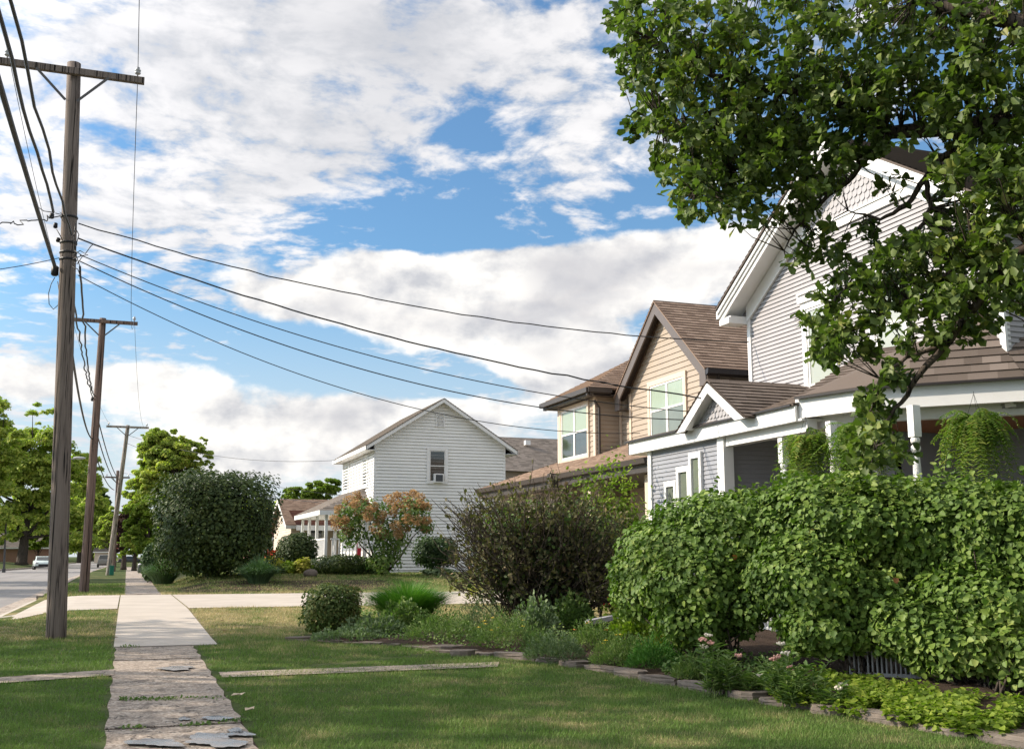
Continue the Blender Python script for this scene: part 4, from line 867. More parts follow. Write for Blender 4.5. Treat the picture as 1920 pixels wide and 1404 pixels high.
L['deep'] = foliage('deep_leaf', [(0, (0.017, 0.037, 0.014)), (0.5, (0.043, 0.082, 0.027)), (1, (0.085, 0.136, 0.043))], .2, .5, .3)
L['purple'] = foliage('copper_leaf', [(0, (0.035, 0.017, 0.017)), (0.6, (0.07, 0.035, 0.028)), (1, (0.126, 0.084, 0.042))], .2, .5, .3, tc=(1.2, .8, .6))
L['lilac'] = foliage('lilac_leaf', [(0, (0.065, 0.063, 0.031)), (0.5, (0.121, 0.111, 0.049)), (0.85, (0.204, 0.167, 0.078)), (1, (0.316, 0.181, 0.116))], .25, .55, .3)
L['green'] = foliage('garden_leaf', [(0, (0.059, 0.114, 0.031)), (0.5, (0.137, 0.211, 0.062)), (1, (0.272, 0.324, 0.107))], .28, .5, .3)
L['sage'] = foliage('sage_leaf', [(0, (0.086, 0.122, 0.057)), (0.5, (0.143, 0.2, 0.1)), (1, (0.257, 0.315, 0.172))], .22, .6, .25)
L['gold'] = foliage('golden_leaf', [(0, (.16, .17, .03)), (.5, (.30, .29, .05)), (1, (.48, .42, .09))], .35, .5, .3)
L['red'] = foliage('red_leaf', [(0, (.20, .02, .012)), (.5, (.42, .05, .02)), (1, (.55, .12, .04))], .35, .5, .3, tc=(1.2, .7, .5))
L['deadleaf'] = foliage('dead_leaf', [(0, (.30, .09, .03)), (1, (.45, .20, .08))], .2)
L['plume'] = foliage('smoke_plume', [(0, (0.291, 0.188, 0.087)), (0.5, (0.445, 0.314, 0.163)), (1, (0.561, 0.477, 0.283))], .45, .8, .05, tc=(1.1, .9, .8))
L['fern'] = foliage('fern_leaf', [(0, (0.065, 0.117, 0.019)), (0.5, (0.13, 0.208, 0.039)), (0.9, (0.26, 0.286, 0.065)), (1, (0.39, 0.26, 0.078))], .35, .5, .3)
L['ogr'] = foliage('ornamental_grass', [(0, (0.039, 0.117, 0.019)), (0.5, (0.078, 0.195, 0.033)), (1, (0.169, 0.286, 0.065))], .3, .5, .35)
L['ogr2'] = foliage('blue_grass', [(0, (0.065, 0.117, 0.058)), (0.5, (0.117, 0.195, 0.098)), (1, (0.208, 0.286, 0.156))], .3, .5, .35)
M['petal_pink'] = flat('pink_petal', (.62, .33, .27), .6); M['petal_white'] = flat('white_petal', (.68, .60, .48), .6)
M['petal_red'] = flat('red_petal', (.62, .02, .05), .5); M['petal_yellow'] = flat('yellow_petal', (.7, .5, .03), .5); M['petal_orange'] = flat('orange_petal', (.7, .25, .04), .5)
def pnorm(D, p): return D/(np.sum(np.abs(D)**p, axis=1, keepdims=True)**(1/p))
def shell(blobs, n, depth=.28, p=2., lump=.10, cut=.80, zmin=None, seed=None):
    """points and outward normals near the surface of a union of rounded lumps (centre, radii)"""
    area = np.array([r[0]*r[1]+r[1]*r[2]+r[0]*r[2] for c, r in blobs]); w = area/area.sum(); Ps, Ns = [], []
    for k, (c, r) in enumerate(blobs):
        m = int(n*w[k])+1; d = rdir(m); q = pnorm(d, p); c = np.asarray(c, float); r = np.asarray(r, float)
        ph = rs.uniform(0, 6.28, 6); wob = 1+lump*(np.sin(3.1*d[:, 0]*2+ph[0])*np.sin(2.7*d[:, 1]*2+ph[1])+.7*np.sin(5.3*d[:, 2]+ph[2]+4*d[:, 0])+.5*np.sin(11*d[:, 0]+ph[3])*np.sin(9*d[:, 2]+ph[4]))
        u = 1-depth*rs.uniform(0, 1, m)**1.6
        P = c+q*r*(wob*u)[:, None]; N = q/r; N /= np.linalg.norm(N, axis=1, keepdims=True)
        keep = np.ones(m, bool)
        for j, (c2, r2) in enumerate(blobs):
            if j != k: keep &= (np.sum(np.abs((P-np.asarray(c2))/np.asarray(r2))**p, axis=1)**(1/p)) > cut
        if zmin is not None: keep &= P[:, 2] > zmin
        Ps.append(P[keep]); Ns.append(N[keep])
    return np.concatenate(Ps), np.concatenate(Ns)
def leafy(name, root, mat, P, N, size, shape, up=.35, jit=.7, droop=.5):
    """leaves whose faces look outward and upward and whose tips hang a little"""
    n = len(P); Nn = N+np.array([0, 0, up])+rs.normal(size=(n, 3))*jit*.55; Nn /= np.linalg.norm(Nn, axis=1, keepdims=True)
    D = rs.normal(size=(n, 3))*.9+np.array([0, 0, -droop])+N*.25; D -= Nn*np.sum(D*Nn, axis=1, keepdims=True)
    V, Fq = leaves(P, D, Nn, size*rs.uniform(.6, 1.25, n), shape); return npmesh(name, V, Fq, mat, root)
def pb(px, py, rx, ry, D, rd=None, s=1.):
    """a lump given by what it spans in the photograph and how far away it stands"""
    c = atD(px, py, D); return (c, (rx*D/F*s, (rd if rd is not None else rx*D/F)*s, ry*D/F*s))
def base_at(px, py):
    g_ = G(px, py); return g_, float((g_-C0)@FH)
def trunkmesh(root, pts, rad, mat=None, name='trunk', k=10): mb = MB(); mb.tube(pts, rad, k); return mb.build(name, mat or M['bark'], root, True)
def limbs(root, src, targets, r0=.05, mat=None, name='limb', bend=.15, k=5):
    mb = MB()
    for t_ in targets:
        t_ = np.asarray(t_); s_ = np.asarray(src[rnd.randrange(len(src))] if isinstance(src, list) else src); L_ = np.linalg.norm(t_-s_)
        j = lambda a: np.array([rnd.uniform(-a, a), rnd.uniform(-a, a), rnd.uniform(-a*.3, a)])
        mb.tube([s_, s_*.65+t_*.35+j(bend*L_*.4), s_*.3+t_*.7+j(bend*L_*.4), t_], [r0, r0*.7, r0*.42, r0*.15], k, cap=False)
    return mb.build(name, mat or M['bark'], root, True)
# ------------------------------------------------------------------ the old tree whose limbs hang in from the side
OT = thing('oak_tree', (9.4, 4.0, .1), 'large oak whose leafy limbs hang over the grey house and hedge', 'tree')
trunkmesh(OT, [(9.4, 4.0, .0), (9.35, 4.05, .5), (9.2, 4.2, 1.6), (8.9, 4.4, 3.0), (8.6, 4.7, 4.6), (8.4, 5.0, 6.5), (8.2, 5.2, 8.6), (8.0, 5.5, 10.5)], [.55, .42, .36, .34, .30, .24, .16, .06], None, "trunk", 14)
def P_(x, y, D): return atD(x, y, D)
limbp = [([(8.75, 4.5, 3.8), P_(2150, 260, 8.8), P_(1920, 236, 9.3), P_(1780, 240, 9.6), P_(1660, 250, 9.8), P_(1560, 185, 10), P_(1430, 165, 10.2), P_(1310, 130, 10.3), P_(1215, 70, 10.5)], [.20, .15, .10, .08, .065, .045, .035, .022, .008]),
 ([(8.6, 4.7, 4.6), P_(2100, 100, 8.6), P_(1920, 50, 9), P_(1800, 18, 9.2), P_(1650, -20, 9.5), P_(1480, -50, 10), P_(1300, -80, 10.4)], [.18, .13, .09, .07, .05, .035, .01]),
 ([P_(1850, 240, 9.4), P_(1760, 300, 9.6), P_(1735, 335, 9.7), P_(1700, 385, 9.8), P_(1650, 412, 9.9), P_(1590, 395, 10)], [.05, .035, .03, .024, .016, .006]),
 ([P_(1735, 335, 9.7), P_(1745, 390, 9.7), P_(1720, 440, 9.8), P_(1680, 480, 9.9), P_(1600, 520, 10), P_(1540, 600, 10)], [.028, .022, .018, .015, .012, .005]),
 ([P_(1660, 250, 9.8), P_(1600, 330, 10), P_(1540, 380, 10.1), P_(1490, 430, 10.2), P_(1470, 470, 10.2)], [.04, .026, .02, .012, .005]),
 ([P_(1560, 185, 10), P_(1460, 260, 10.1), P_(1370, 320, 10.2), P_(1300, 360, 10.3)], [.035, .022, .015, .005]),
 ([(8.85, 4.45, 3.1), P_(2200, 380, 8.4), P_(2000, 430, 8.6), P_(1900, 480, 8.8), P_(1840, 560, 9), P_(1780, 640, 9.1), P_(1725, 700, 9.2), P_(1690, 755, 9.3), P_(1655, 800, 9.3), P_(1640, 850, 9.3)], [.16, .10, .07, .05, .04, .034, .028, .02, .014, .005]),
 ([P_(1780, 640, 9.1), P_(1700, 670, 9.2), P_(1650, 710, 9.3), P_(1620, 800, 9.3)], [.022, .016, .011, .004]),
 ([P_(1900, 480, 8.8), P_(1800, 500, 9.1), P_(1700, 560, 9.4), P_(1600, 620, 9.7), P_(1520, 640, 9.9)], [.035, .026, .02, .013, .005]),
 ([P_(1430, 165, 10.2), P_(1330, 210, 10.3), P_(1240, 230, 10.4)], [.02, .013, .004]),
 ([(8.7, 4.6, 4.2), (7.2, 5.2, 7.2), (5.2, 5.8, 9.2), (3.2, 6.2, 10.2)], [.16, .11, .07, .02]), ([(8.4, 5, 6.4), (9.8, 6.8, 8.6), (10.5, 8.4, 10)], [.14, .08, .02]), ([(9, 4.3, 2.9), (10.8, 3.2, 5.6), (12.5, 2.4, 7.5)], [.17, .1, .03])]
nodes = []
for pts, rr in limbp:
    mb = MB(); P5 = []
    pts = [np.asarray(p, float) for p in pts]
    for a, b in zip(pts[:-1], pts[1:]):
        for t_ in np.linspace(0, 1, 4, endpoint=False): P5.append(a+(b-a)*t_+(rs.normal(size=3)*.025*np.linalg.norm(b-a) if t_ > 0 else 0))
    P5.append(pts[-1]); R5 = np.interp(np.linspace(0, len(rr)-1, len(P5)), range(len(rr)), rr); mb.tube(P5, list(R5), 7)
    mb.build('limb', M['bark'], OT, True); nodes += [(p, r) for p, r in zip(P5[3:], R5[3:])]
cl = []   # (x, y, half-width, half-height, leaves, distance, spread)
def C_(x, y, rx, ry, n, D=10.0, dd=.9): cl.append((x, y, rx, ry, n, D, dd))
for q in [(1230, 60, 95, 85, 420, 10.4), (1330, 40, 110, 90, 560, 10.2), (1460, 60, 120, 110, 760, 10), (1600, 70, 120, 110, 800, 9.8), (1740, 90, 120, 120, 800, 9.5), (1870, 80, 110, 120, 700, 9.2),
          (1235, 175, 70, 70, 420, 10.4), (1330, 190, 100, 90, 640, 10.2), (1450, 210, 110, 90, 720, 10), (1570, 220, 100, 80, 560, 9.9), (1690, 190, 100, 70, 480, 9.7), (1820, 190, 110, 70, 480, 9.3),
          (1290, 290, 70, 60, 420, 10.3), (1370, 310, 85, 70, 560, 10.2), (1460, 300, 70, 65, 420, 10.1), (1300, 375, 45, 38, 170, 10.3), (1390, 385, 60, 38, 260, 10.2), (1480, 375, 36, 42, 120, 10.1), (1540, 320, 50, 45, 200, 10), (1610, 275, 60, 32, 170, 9.9),
          (1525, 415, 40, 34, 100, 10.1), (1500, 492, 30, 26, 66, 10.2), (1560, 465, 42, 28, 90, 10.1), (1640, 440, 40, 20, 50, 10), (1668, 345, 22, 30, 36, 9.9),
          (1560, 560, 40, 40, 120, 10), (1620, 520, 56, 38, 170, 9.9), (1690, 480, 56, 44, 200, 9.7), (1535, 625, 46, 45, 190, 10), (1600, 610, 50, 38, 150, 9.8), (1670, 570, 60, 45, 220, 9.6), (1560, 672, 34, 22, 60, 9.9), (1625, 660, 34, 24, 60, 9.7),
          (1775, 400, 34, 56, 110, 9.6), (1830, 300, 90, 70, 420, 9.2), (1790, 480, 80, 80, 480, 9.3), (1880, 420, 70, 110, 620, 9), (1750, 570, 66, 50, 280, 9.4), (1850, 560, 76, 56, 380, 9.1), (1735, 640, 44, 32, 110, 9.3), (1800, 640, 50, 34, 130, 9.2), (1890, 290, 60, 60, 240, 9.1),
          (1660, 700, 32, 34, 90, 9.3), (1645, 760, 38, 42, 140, 9.3), (1640, 830, 50, 42, 200, 9.3), (1690, 850, 28, 24, 50, 9.3), (1610, 870, 30, 20, 50, 9.3), (1700, 690, 24, 24, 30, 9.3),
          (1175, 30, 42, 40, 90, 10.5), (1190, 110, 30, 40, 80, 10.5), (1200, 235, 32, 30, 70, 10.4), (1980, 100, 90, 160, 500, 8.9), (1990, 350, 90, 160, 500, 8.7), (2000, 560, 80, 90, 200, 8.7), (2150, 60, 110, 150, 420, 8.2), (2150, 330, 110, 150, 380, 8.0), (2330, 150, 110, 200, 380, 7.4)]: C_(*q)
Pt, Dt, tw = [], [], MB()
npos = np.array([p for p, r in nodes])
for x, y, rx, ry, n, D, dd in cl:
    dc = 9.0; m = max(4, int(n/7.4)) if n > 150 else max(4, n//10)
    for i in range(m):
        a = rnd.uniform(0, 6.283); q = math.sqrt(rnd.random()); c = atD(x+rx*q*math.cos(a), y+ry*q*math.sin(a), D+rnd.uniform(-dd, dd)*(1 if n > 150 else .45))
        k = int(np.argmin(np.linalg.norm(npos-c, axis=1))); s_ = npos[k]; L_ = np.linalg.norm(c-s_)
        if L_ < .95: tw.tube([s_, s_*.5+c*.5+rs.normal(size=3)*.06*L_, c], [min(.012, .004+.006*L_), .005, .0025], 4, cap=False)
        ax = (c-s_)/(L_+1e-6)+np.array([0, 0, -.25])+rs.normal(size=3)*.4; ax /= np.linalg.norm(ax)
        for j in range(rnd.randint(9, 15)):
            Pt.append(c-ax*rnd.uniform(0, .13)+rs.normal(size=3)*.022); Dt.append(ax*rnd.uniform(.1, 1.0)+rs.normal(size=3)*.62+np.array([0, 0, -.22]))
for c, r, n in [((5.0, 5.6, 9.8), (2.6, 2.6, 1.6), 420), ((8.2, 5.2, 10.6), (3, 3, 2), 560), ((10.8, 7.4, 9.8), (2, 2.6, 1.6), 360), ((12.6, 3, 8), (2.4, 2.4, 2), 400), ((9.6, 3, 9), (3, 3, 2), 380)]:
    for i in range(n):
        c_ = np.array(c)+rdir(1)[0]*np.array(r)*rnd.uniform(.5, 1)**.5
        for j in range(7): Pt.append(c_+rs.normal(size=3)*.12); Dt.append(rs.normal(size=3)+np.array([0, 0, -.3]))
Pt, Dt = np.array(Pt), np.array(Dt); Nn = rs.normal(size=Pt.shape)*.6+np.array([-.25, .1, .9])
V, Fq = leaves(Pt, Dt, Nn, rs.uniform(.065, .125, len(Pt)), 'oak'); npmesh('crown', V, Fq, L['oak'], OT); tw.build('twigs', M['bark'], OT, True)
# ------------------------------------------------------------------ the big hedge shrubs
def stems(root, b, tops, r=.014, n=None, mat=None):
    mb = MB()
    for t_ in tops:
        s_ = np.asarray(b)+np.array([rnd.uniform(-.25, .25), rnd.uniform(-.2, .2), 0]); t_ = np.asarray(t_); L_ = np.linalg.norm(t_-s_)
        mb.tube([s_, s_*.7+t_*.3+rs.normal(size=3)*.05, s_*.35+t_*.65+rs.normal(size=3)*.06, t_], [r, r*.8, r*.55, r*.3], 5, cap=False)
    return mb.build('stems', mat or M['bark'], root, True)
HB = [('hedge_shrub', 'broad leafy viburnum shrub at the far end of the hedge, its dark stems showing below', (1345, 1243), 13.2,
       [(1265, 1052, 96, 92, 13.6, 1.0), (1215, 1092, 66, 72, 13.9, .8), (1335, 1005, 92, 88, 13.4, 1.0), (1390, 1015, 62, 98, 13.1, 1.0), (1300, 1095, 95, 70, 13.1, .8), (1375, 1120, 55, 66, 12.9, .7), (1310, 1160, 80, 50, 13.0, .6)], 15500),
      ('hedge_shrub', 'widest viburnum shrub of the hedge, facing the lawn in front of the turned posts', (1630, 1258), 12.0,
       [(1515, 985, 88, 96, 12.4, 1.0), (1600, 985, 110, 98, 12.2, 1.0), (1500, 1085, 80, 85, 12.0, .8), (1590, 1110, 90, 75, 12.0, .8), (1690, 1000, 90, 105, 12.0, 1.0), (1540, 1180, 80, 50, 11.8, .6)], 17500),
      ('hedge_shrub', 'viburnum shrub closing the hedge nearest the oak, drooping low over the ground cover', (1880, 1290), 11.0,
       [(1780, 1000, 95, 100, 11.6, 1.0), (1880, 1010, 100, 100, 11.2, 1.0), (1990, 1020, 100, 100, 10.8, 1.0), (1830, 1130, 90, 75, 11.0, .8), (1760, 1200, 66, 62, 11.0, .7), (1880, 1215, 80, 62, 10.7, .7), (1980, 1180, 90, 90, 10.6, .8), (1680, 1170, 60, 60, 11.3, .6)], 20000),
      ('hedge_shrub', 'last viburnum shrub of the hedge, standing closest to the oak trunk', (2160, 1330), 9.9, [(2090, 1010, 100, 100, 10.4, 1.0), (2200, 1030, 110, 110, 10.0, 1.0), (2110, 1180, 100, 90, 10.2, .8), (2230, 1200, 100, 100, 9.8, .8)], 9000)]
for nm, lb, (bx, by), D, bl_, n in HB:
    b = atD(bx, by, D-.4); b[2] = float(gz(b[0], b[1])); r_ = thing(nm, b, lb, 'shrub', 'shrubs forming the hedge')
    bls = [pb(x, y, rx*.93, ry*.93, d_, rd) for x, y, rx, ry, d_, rd in bl_]
    P, N = shell(bls, int(n*2.4), .46, 2.2, .12, .72); 
    sh_, hn_ = [], []
    for i in range(70):
        k_ = rnd.randrange(len(P))
        if N[k_][2] < .1: continue
        e_ = P[k_]+np.array([0, 0, rnd.uniform(.08, .26)])+N[k_]*.1
        for j in range(9): u = j/8; sh_.append(P[k_]*(1-u)+e_*u+rs.normal(size=3)*.015); hn_.append(N[k_]+rs.normal(size=3))
    leafy('foliage', r_, L['hedge'], np.concatenate([P, np.array(sh_)]), np.concatenate([N, np.array(hn_)]), .066, 'heart', .55, .95, .5)
    k_ = rs.randint(0, len(P), 9); leafy('dead_leaves', r_, L['deadleaf'], P[k_]+N[k_]*.05, N[k_], .075, 'heart')
    stems(r_, b, [P[rnd.randrange(len(P))]*.9+b*.1 for _ in range(34)], .014)
# ------------------------------------------------------------------ a generic shrub
def shrub(name, label, px, py, w, h, D=None, n=2500, leaf=.06, shape='oval', mat='dark', p=2.4, lump=.10, extra=None, depth=.3, group=None, cat='shrub', trunk=True, up=.35, rd=None, lift=.1, core=True):
    """stands at pixel (px, py), w pixels wide and h pixels tall"""
    b, d_ = base_at(px, py)
    if D is not None: b = atD(px, py, D); b[2] = float(gz(b[0], b[1])); d_ = D
    s_ = d_/F; rx, rz = w*s_/2, h*s_/2*(1-lift/2); c = b+np.array([0, 0, h*s_*lift+rz])
    r_ = thing(name, b, label, cat, group); bls = [(c, (rx, rd or rx, rz))]
    for ex in (extra or []): bls.append((c+RT*ex[0]*rx+ZZ*ex[1]*rz, (rx*ex[2], (rd or rx)*ex[2], rz*ex[3])))
    P, N = shell(bls, n, depth, p, lump, .8, zmin=b[2]+.02)
    if core: P2, N2 = shell([(c_, tuple(q*.8 for q in r3)) for c_, r3 in bls], int(n*.6), .35, p, lump, .5, zmin=b[2]+.05); P = np.concatenate([P, P2]); N = np.concatenate([N, N2])
    leafy('foliage', r_, L[mat], P, N, leaf, shape, up)
    if trunk: stems(r_, b, [c+(P[rnd.randrange(len(P))]-c)*.85 for _ in range(14)], max(.008, .012*rx))
    return r_
shrub('clipped_shrub', 'huge square-clipped dark shrub standing by the sidewalk beyond the driveway', 396, 1092, 204, 178, n=24000, leaf=.14, p=6.0, lump=.12, lift=.06, extra=[(.16, .04, .86, .95), (-.1, .02, .88, 1.0)], mat='dark', shape='oval')
shrub('clipped_shrub', 'narrow dark shrub tucked beside the walk behind the blue-green grass mound', 287, 1072, 40, 66, D=47, n=2600, leaf=.14, p=3, mat='deep')
shrub('round_shrub', 'round dark clipped shrub in front of the white porch corner', 556, 1062, 74, 70, D=47.5, n=4200, leaf=.11, p=2.3, lump=.04, mat='dark')
shrub('square_shrub', 'small boxy clipped shrub with rusty tips at the corner of the bed', 622, 1192, 98, 84, n=5200, leaf=.055, p=5.5, lump=.07, mat='clip', extra=[(.1, .2, .85, .9)])
shrub('square_shrub', 'flat-topped dark shrub against the base of the white gable wall', 816, 1066, 74, 60, D=46, n=2600, leaf=.12, p=4, mat='deep', lift=.25)
shrub('low_hedge', 'low dark hedge below the white porch railing', 640, 1077, 104, 34, D=45.5, n=3800, leaf=.10, p=4, mat='dark', trunk=False, lift=.0, cat='hedge')
for px, py, w, h, mt, lb in [(505, 1072, 52, 26, 'gold', 'yellow-green leafy clump at the far end of the white house flowerbed'), (540, 1077, 40, 20, 'lime', 'lime green low clump below the round clipped shrub'),
        (568, 1078, 32, 24, 'gold', 'golden mound between the round shrub and the low hedge'), (594, 1079, 22, 18, 'lime', 'tiny lime mound at the low hedge end'), (486, 1066, 46, 22, 'lime', 'green clump rising behind the blue-green grass mound by the flowerbed'),
        (700, 1078, 40, 26, 'green', 'leafy green plant at the foot of the smoke bush'), (820, 1076, 60, 10, 'sage', 'flat pale plants along the base of the white wall')]:
    shrub('garden_plant', lb, px, py, w, h*1.15, D=45.5, n=900, leaf=.13, mat=mt, p=2.2, lump=.2, trunk=False, cat='plant', lift=0, depth=.6)
shrub('red_shrub', 'small red-leaved shrub in front of the low brick house', 512, 1044, 26, 30, D=60, n=700, leaf=.2, mat='red', lump=.2, shape='maple')
st_ = MB(); b, d_ = base_at(582, 1081); st_.ball(b+(0, 0, .12), .3, 10, 7, .08, (1, .8, .62)); single('boulder', st_, M['rock'], 'rounded grey boulder beside the golden mound in the far flowerbed', 'boulder', smooth=True)
# smoke bush
b, d_ = base_at(722, 1077); sm = thing('smoke_bush', b, 'smoke bush with fluffy orange-pink plumes in front of the white house', 'shrub')
bls = [pb(x, y, rx, ry, d_-1, rd) for x, y, rx, ry, rd in [(690, 955, 45, 22, 1), (655, 965, 32, 26, .8), (770, 965, 36, 26, .9), (725, 1000, 42, 30, 1), (660, 1000, 26, 26, .7), (720, 1048, 34, 28, .8), (775, 950, 30, 20, .8), (795, 985, 20, 18, .6), (742, 1020, 22, 22, .6)]]
P, N = shell(bls, 4200, .6, 2, .2, .6); leafy('foliage', sm, L['green'], P, N, .15, 'oval', .3)
pl_ = [(640, 955), (655, 938), (668, 945), (685, 940), (700, 950), (648, 975), (630, 972), (728, 935), (745, 928), (760, 932), (778, 925), (790, 932), (800, 950), (765, 955), (740, 960), (720, 965), (690, 968), (705, 990), (740, 985), (760, 990), (780, 975), (800, 975), (650, 995), (735, 945), (752, 945), (770, 940), (712, 975), (675, 960), (795, 990), (720, 1002), (665, 930), (632, 985), (785, 945), (746, 1000), (690, 955), (768, 972)]
for x, y in pl_:
    c, r3 = pb(x+rnd.uniform(-4, 4), y, rnd.uniform(9, 15), rnd.uniform(7, 12), d_-1.5+rnd.uniform(-.6, .4)); q = rdir(150)*rs.uniform(.3, 1, (150, 1))**.6*np.array(r3)+c
    V, Fq = cards(q, rdir(150), rs.uniform(.03, .075, 150)); npmesh('plume', V, Fq, L['plume'], sm)
limbs(sm, b, [c for c, r in bls], .06)
# lilac: a haze of twigs with thin leaves
b, d_ = base_at(1015, 1150); d_ = 18.6; b = atD(1015, 1150, d_); b[2] = float(gz(b[0], b[1])); li = thing('lilac_shrub', b, 'big straggly brown-twigged shrub in the middle of the planting bed', 'shrub')
tips = []; mb = MB(); Pl, Nl = [], []
prof = [(845, 985), (850, 950), (880, 930), (925, 918), (980, 908), (1030, 915), (1080, 908), (1120, 925), (1150, 950), (1170, 985), (1160, 1040), (860, 1040), (900, 1090), (1130, 1090)]
for i in range(300):
    tx = rnd.uniform(835, 1190); top = np.interp(tx, [835, 850, 900, 980, 1080, 1150, 1190], [1000, 962, 942, 926, 926, 962, 1005]); ty = top+abs(rnd.gauss(0, 70))+rnd.uniform(-12, 12); ty = min(ty, 1110)
    t_ = atD(tx, ty, d_+rnd.uniform(-1.5, 1.5)); s_ = b+np.array([rnd.uniform(-.4, .4), rnd.uniform(-.3, .3), 0]); m_ = s_*.5+t_*.5+np.array([0, 0, .1])+rs.normal(size=3)*.12
    fr_ = rnd.random(); mb.tube([s_, s_*.75+t_*.25+rs.normal(size=3)*.07, m_, s_*.22+t_*.78+rs.normal(size=3)*.08, t_], [.02, .016, .013, .010, .005], 4, cap=False)
    for k in range(7):
        q = rnd.uniform(.45, 1); a = s_*(1-q)+t_*q+rs.normal(size=3)*.04; e = a+(t_-s_)/np.linalg.norm(t_-s_)*rnd.uniform(.2, .5)+rs.normal(size=3)*.16+(0, 0, .06); mb.tube([a, (a+e)/2+rs.normal(size=3)*.02, e], [.008, .006, .004], 3, cap=False)
        for j in range(rnd.randint(2, 8) if tx > 905 or rnd.random() < .4 else 1): u_ = rnd.random(); Pl.append(a*(1-u_)+e*u_+rs.normal(size=3)*.03); Nl.append(rs.normal(size=3)+(0, 0, .7))
mb.build('stems', M['twig'], li, True)
Pl, Nl = np.array(Pl), np.array(Nl); V, Fq = leaves(Pl, rs.normal(size=Pl.shape)+(0, 0, .35), Nl, rs.uniform(.05, .10, len(Pl)), 'oval'); npmesh('foliage', V, Fq, L['lilac'], li)
bls = [pb(x, y, rx, ry, d_, rd) for x, y, rx, ry, rd in [(1000, 1040, 95, 80, 1.0), (1080, 1030, 80, 85, 1.0), (940, 1060, 60, 60, .8), (1020, 1100, 80, 45, .9)]]
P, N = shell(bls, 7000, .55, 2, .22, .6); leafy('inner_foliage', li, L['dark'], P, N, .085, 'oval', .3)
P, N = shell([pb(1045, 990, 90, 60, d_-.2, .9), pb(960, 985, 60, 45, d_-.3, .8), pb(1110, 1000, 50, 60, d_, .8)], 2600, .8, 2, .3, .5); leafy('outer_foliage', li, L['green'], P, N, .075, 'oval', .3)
shrub('leafy_shrub', 'yellow-green leafy shrub standing between the twiggy shrub and the grey house', 1160, 1120, 95, 205, D=20.5, n=3200, leaf=.085, mat='lime', lump=.35, depth=.8, extra=[(-.5, .72, .5, .36), (.15, .55, .7, .5)])
sp = thing('young_tree', atD(1125, 1120, 20.8), 'thin young tree whose leafy leader stands up before the brown gutter', 'tree'); sb = atD(1125, 1120, 20.8); sb[2] = float(gz(*sb[:2])); sp.location = sb
tp_ = [atD(1140, 885, 20.8), atD(1095, 912, 20.8), atD(1165, 905, 20.8), atD(1118, 930, 20.6)]; limbs(sp, sb, tp_, .02, name='trunk')
P = np.concatenate([t_+rs.normal(size=(110, 3))*np.array([.16, .16, .22]) for t_ in tp_]); leafy('crown', sp, L['lime'], P, rdir(len(P)), .09, 'oval')
# ------------------------------------------------------------------ clumps of grass
def clump(name, label, px, py, w, h, n, mat, D=None, blade=.018, group=None, erect=.5, cat='ornamental grass'):
    b, d_ = base_at(px, py)
    if D: b = atD(px, py, D); b[2] = float(gz(b[0], b[1])); d_ = D
    s_ = d_/F; R_, H_ = w*s_/2, h*s_; a = rs.uniform(0, 6.283, n); q = np.sqrt(rs.uniform(0, 1, n)); out = np.stack([np.cos(a), np.sin(a), np.zeros(n)], 1)
    base = b+out*(R_*.34*q)[:, None]; ln = rs.uniform(.7, 1.1, n); spread = R_*(.12+.75*q*rs.uniform(.5, 1.2, n)); top = H_*ln*(1-.40*(1-erect)*q)
    K = 5; V = []
    side = np.stack([-np.sin(a+rs.normal(size=n)*.6), np.cos(a), np.zeros(n)], 1)
    for k in range(K):
        u = k/(K-1); zz = top*(1.25*u-.25*u**3.2*(1+1.1*q*(1-erect)*2)); p = base+out*(spread*u**(1.05+.9*erect))[:, None]+np.stack([np.zeros(n), np.zeros(n), zz], 1); wd = blade*(1-u)**.7*.5+.0008
        V += [p-side*wd, p+side*wd]
    V = np.stack(V, 1).reshape(-1, 3); st = (np.arange(n)*2*K)[:, None]; Fq = np.concatenate([st+np.array([2*k, 2*k+1, 2*k+3, 2*k+2]) for k in range(K-1)])
    o = npmesh(name, V, Fq, L[mat], None, loc=b); return tag(o, label, cat, group)
clump('grass_clump', 'wide bright green ornamental grass clump behind the small boxy shrub', 765, 1172, 196, 84, 3800, 'ogr', blade=.012, erect=.62)
clump('grass_clump', 'blue-green weeping grass mound in front of the white house flowerbed', 484, 1096, 92, 56, 1500, 'ogr2', blade=.03, erect=.25)
clump('grass_clump', 'blue-green weeping grass mound at the foot of the square shrub by the walk', 305, 1096, 88, 60, 1500, 'ogr2', blade=.03, erect=.25)
clump('grass_clump', 'yellowing arching daylily leaves at the shady end of the bed', 1255, 1235, 120, 62, 700, 'gold', blade=.02, erect=.4, cat='plant')
# ------------------------------------------------------------------ planting bed: soil, stones, perennials
front = [(545, 1199), (620, 1203), (700, 1208), (780, 1213), (850, 1222), (900, 1224), (960, 1233), (1040, 1243), (1120, 1255), (1200, 1272), (1290, 1290), (1380, 1303), (1460, 1318), (1560, 1336), (1660, 1352), (1760, 1368), (1860, 1385), (1990, 1406)]
FP = [G(x, y) for x, y in front]; mb = MB(); V = []
for p in FP:
    for k in range(7): 
        q = k/6; x_, y_ = p[0]+q*(9.4-p[0]) if p[0] < 9.4 else p[0]+q, p[1]+q*(19.6-p[1])*(.35 if p[1] < 14 else .2); V.append((x_, y_, float(gz(x_, y_))+.03+.06*min(1, q*5)))
mb.add(V, [(i*7+k, i*7+k+1, (i+1)*7+k+1, (i+1)*7+k) for i in range(len(FP)-1) for k in range(6)]); tag(mb.build('soil', M['mulch']), kind='structure')
sl_ = [(862, 1221), (890, 1230)]
i = 0; fx = np.array([p[0] for p in FP]); cum = [0]
for a, b in zip(FP[:-1], FP[1:]): cum.append(cum[-1]+np.linalg.norm(b-a))
s_ = 0.0; k = 0
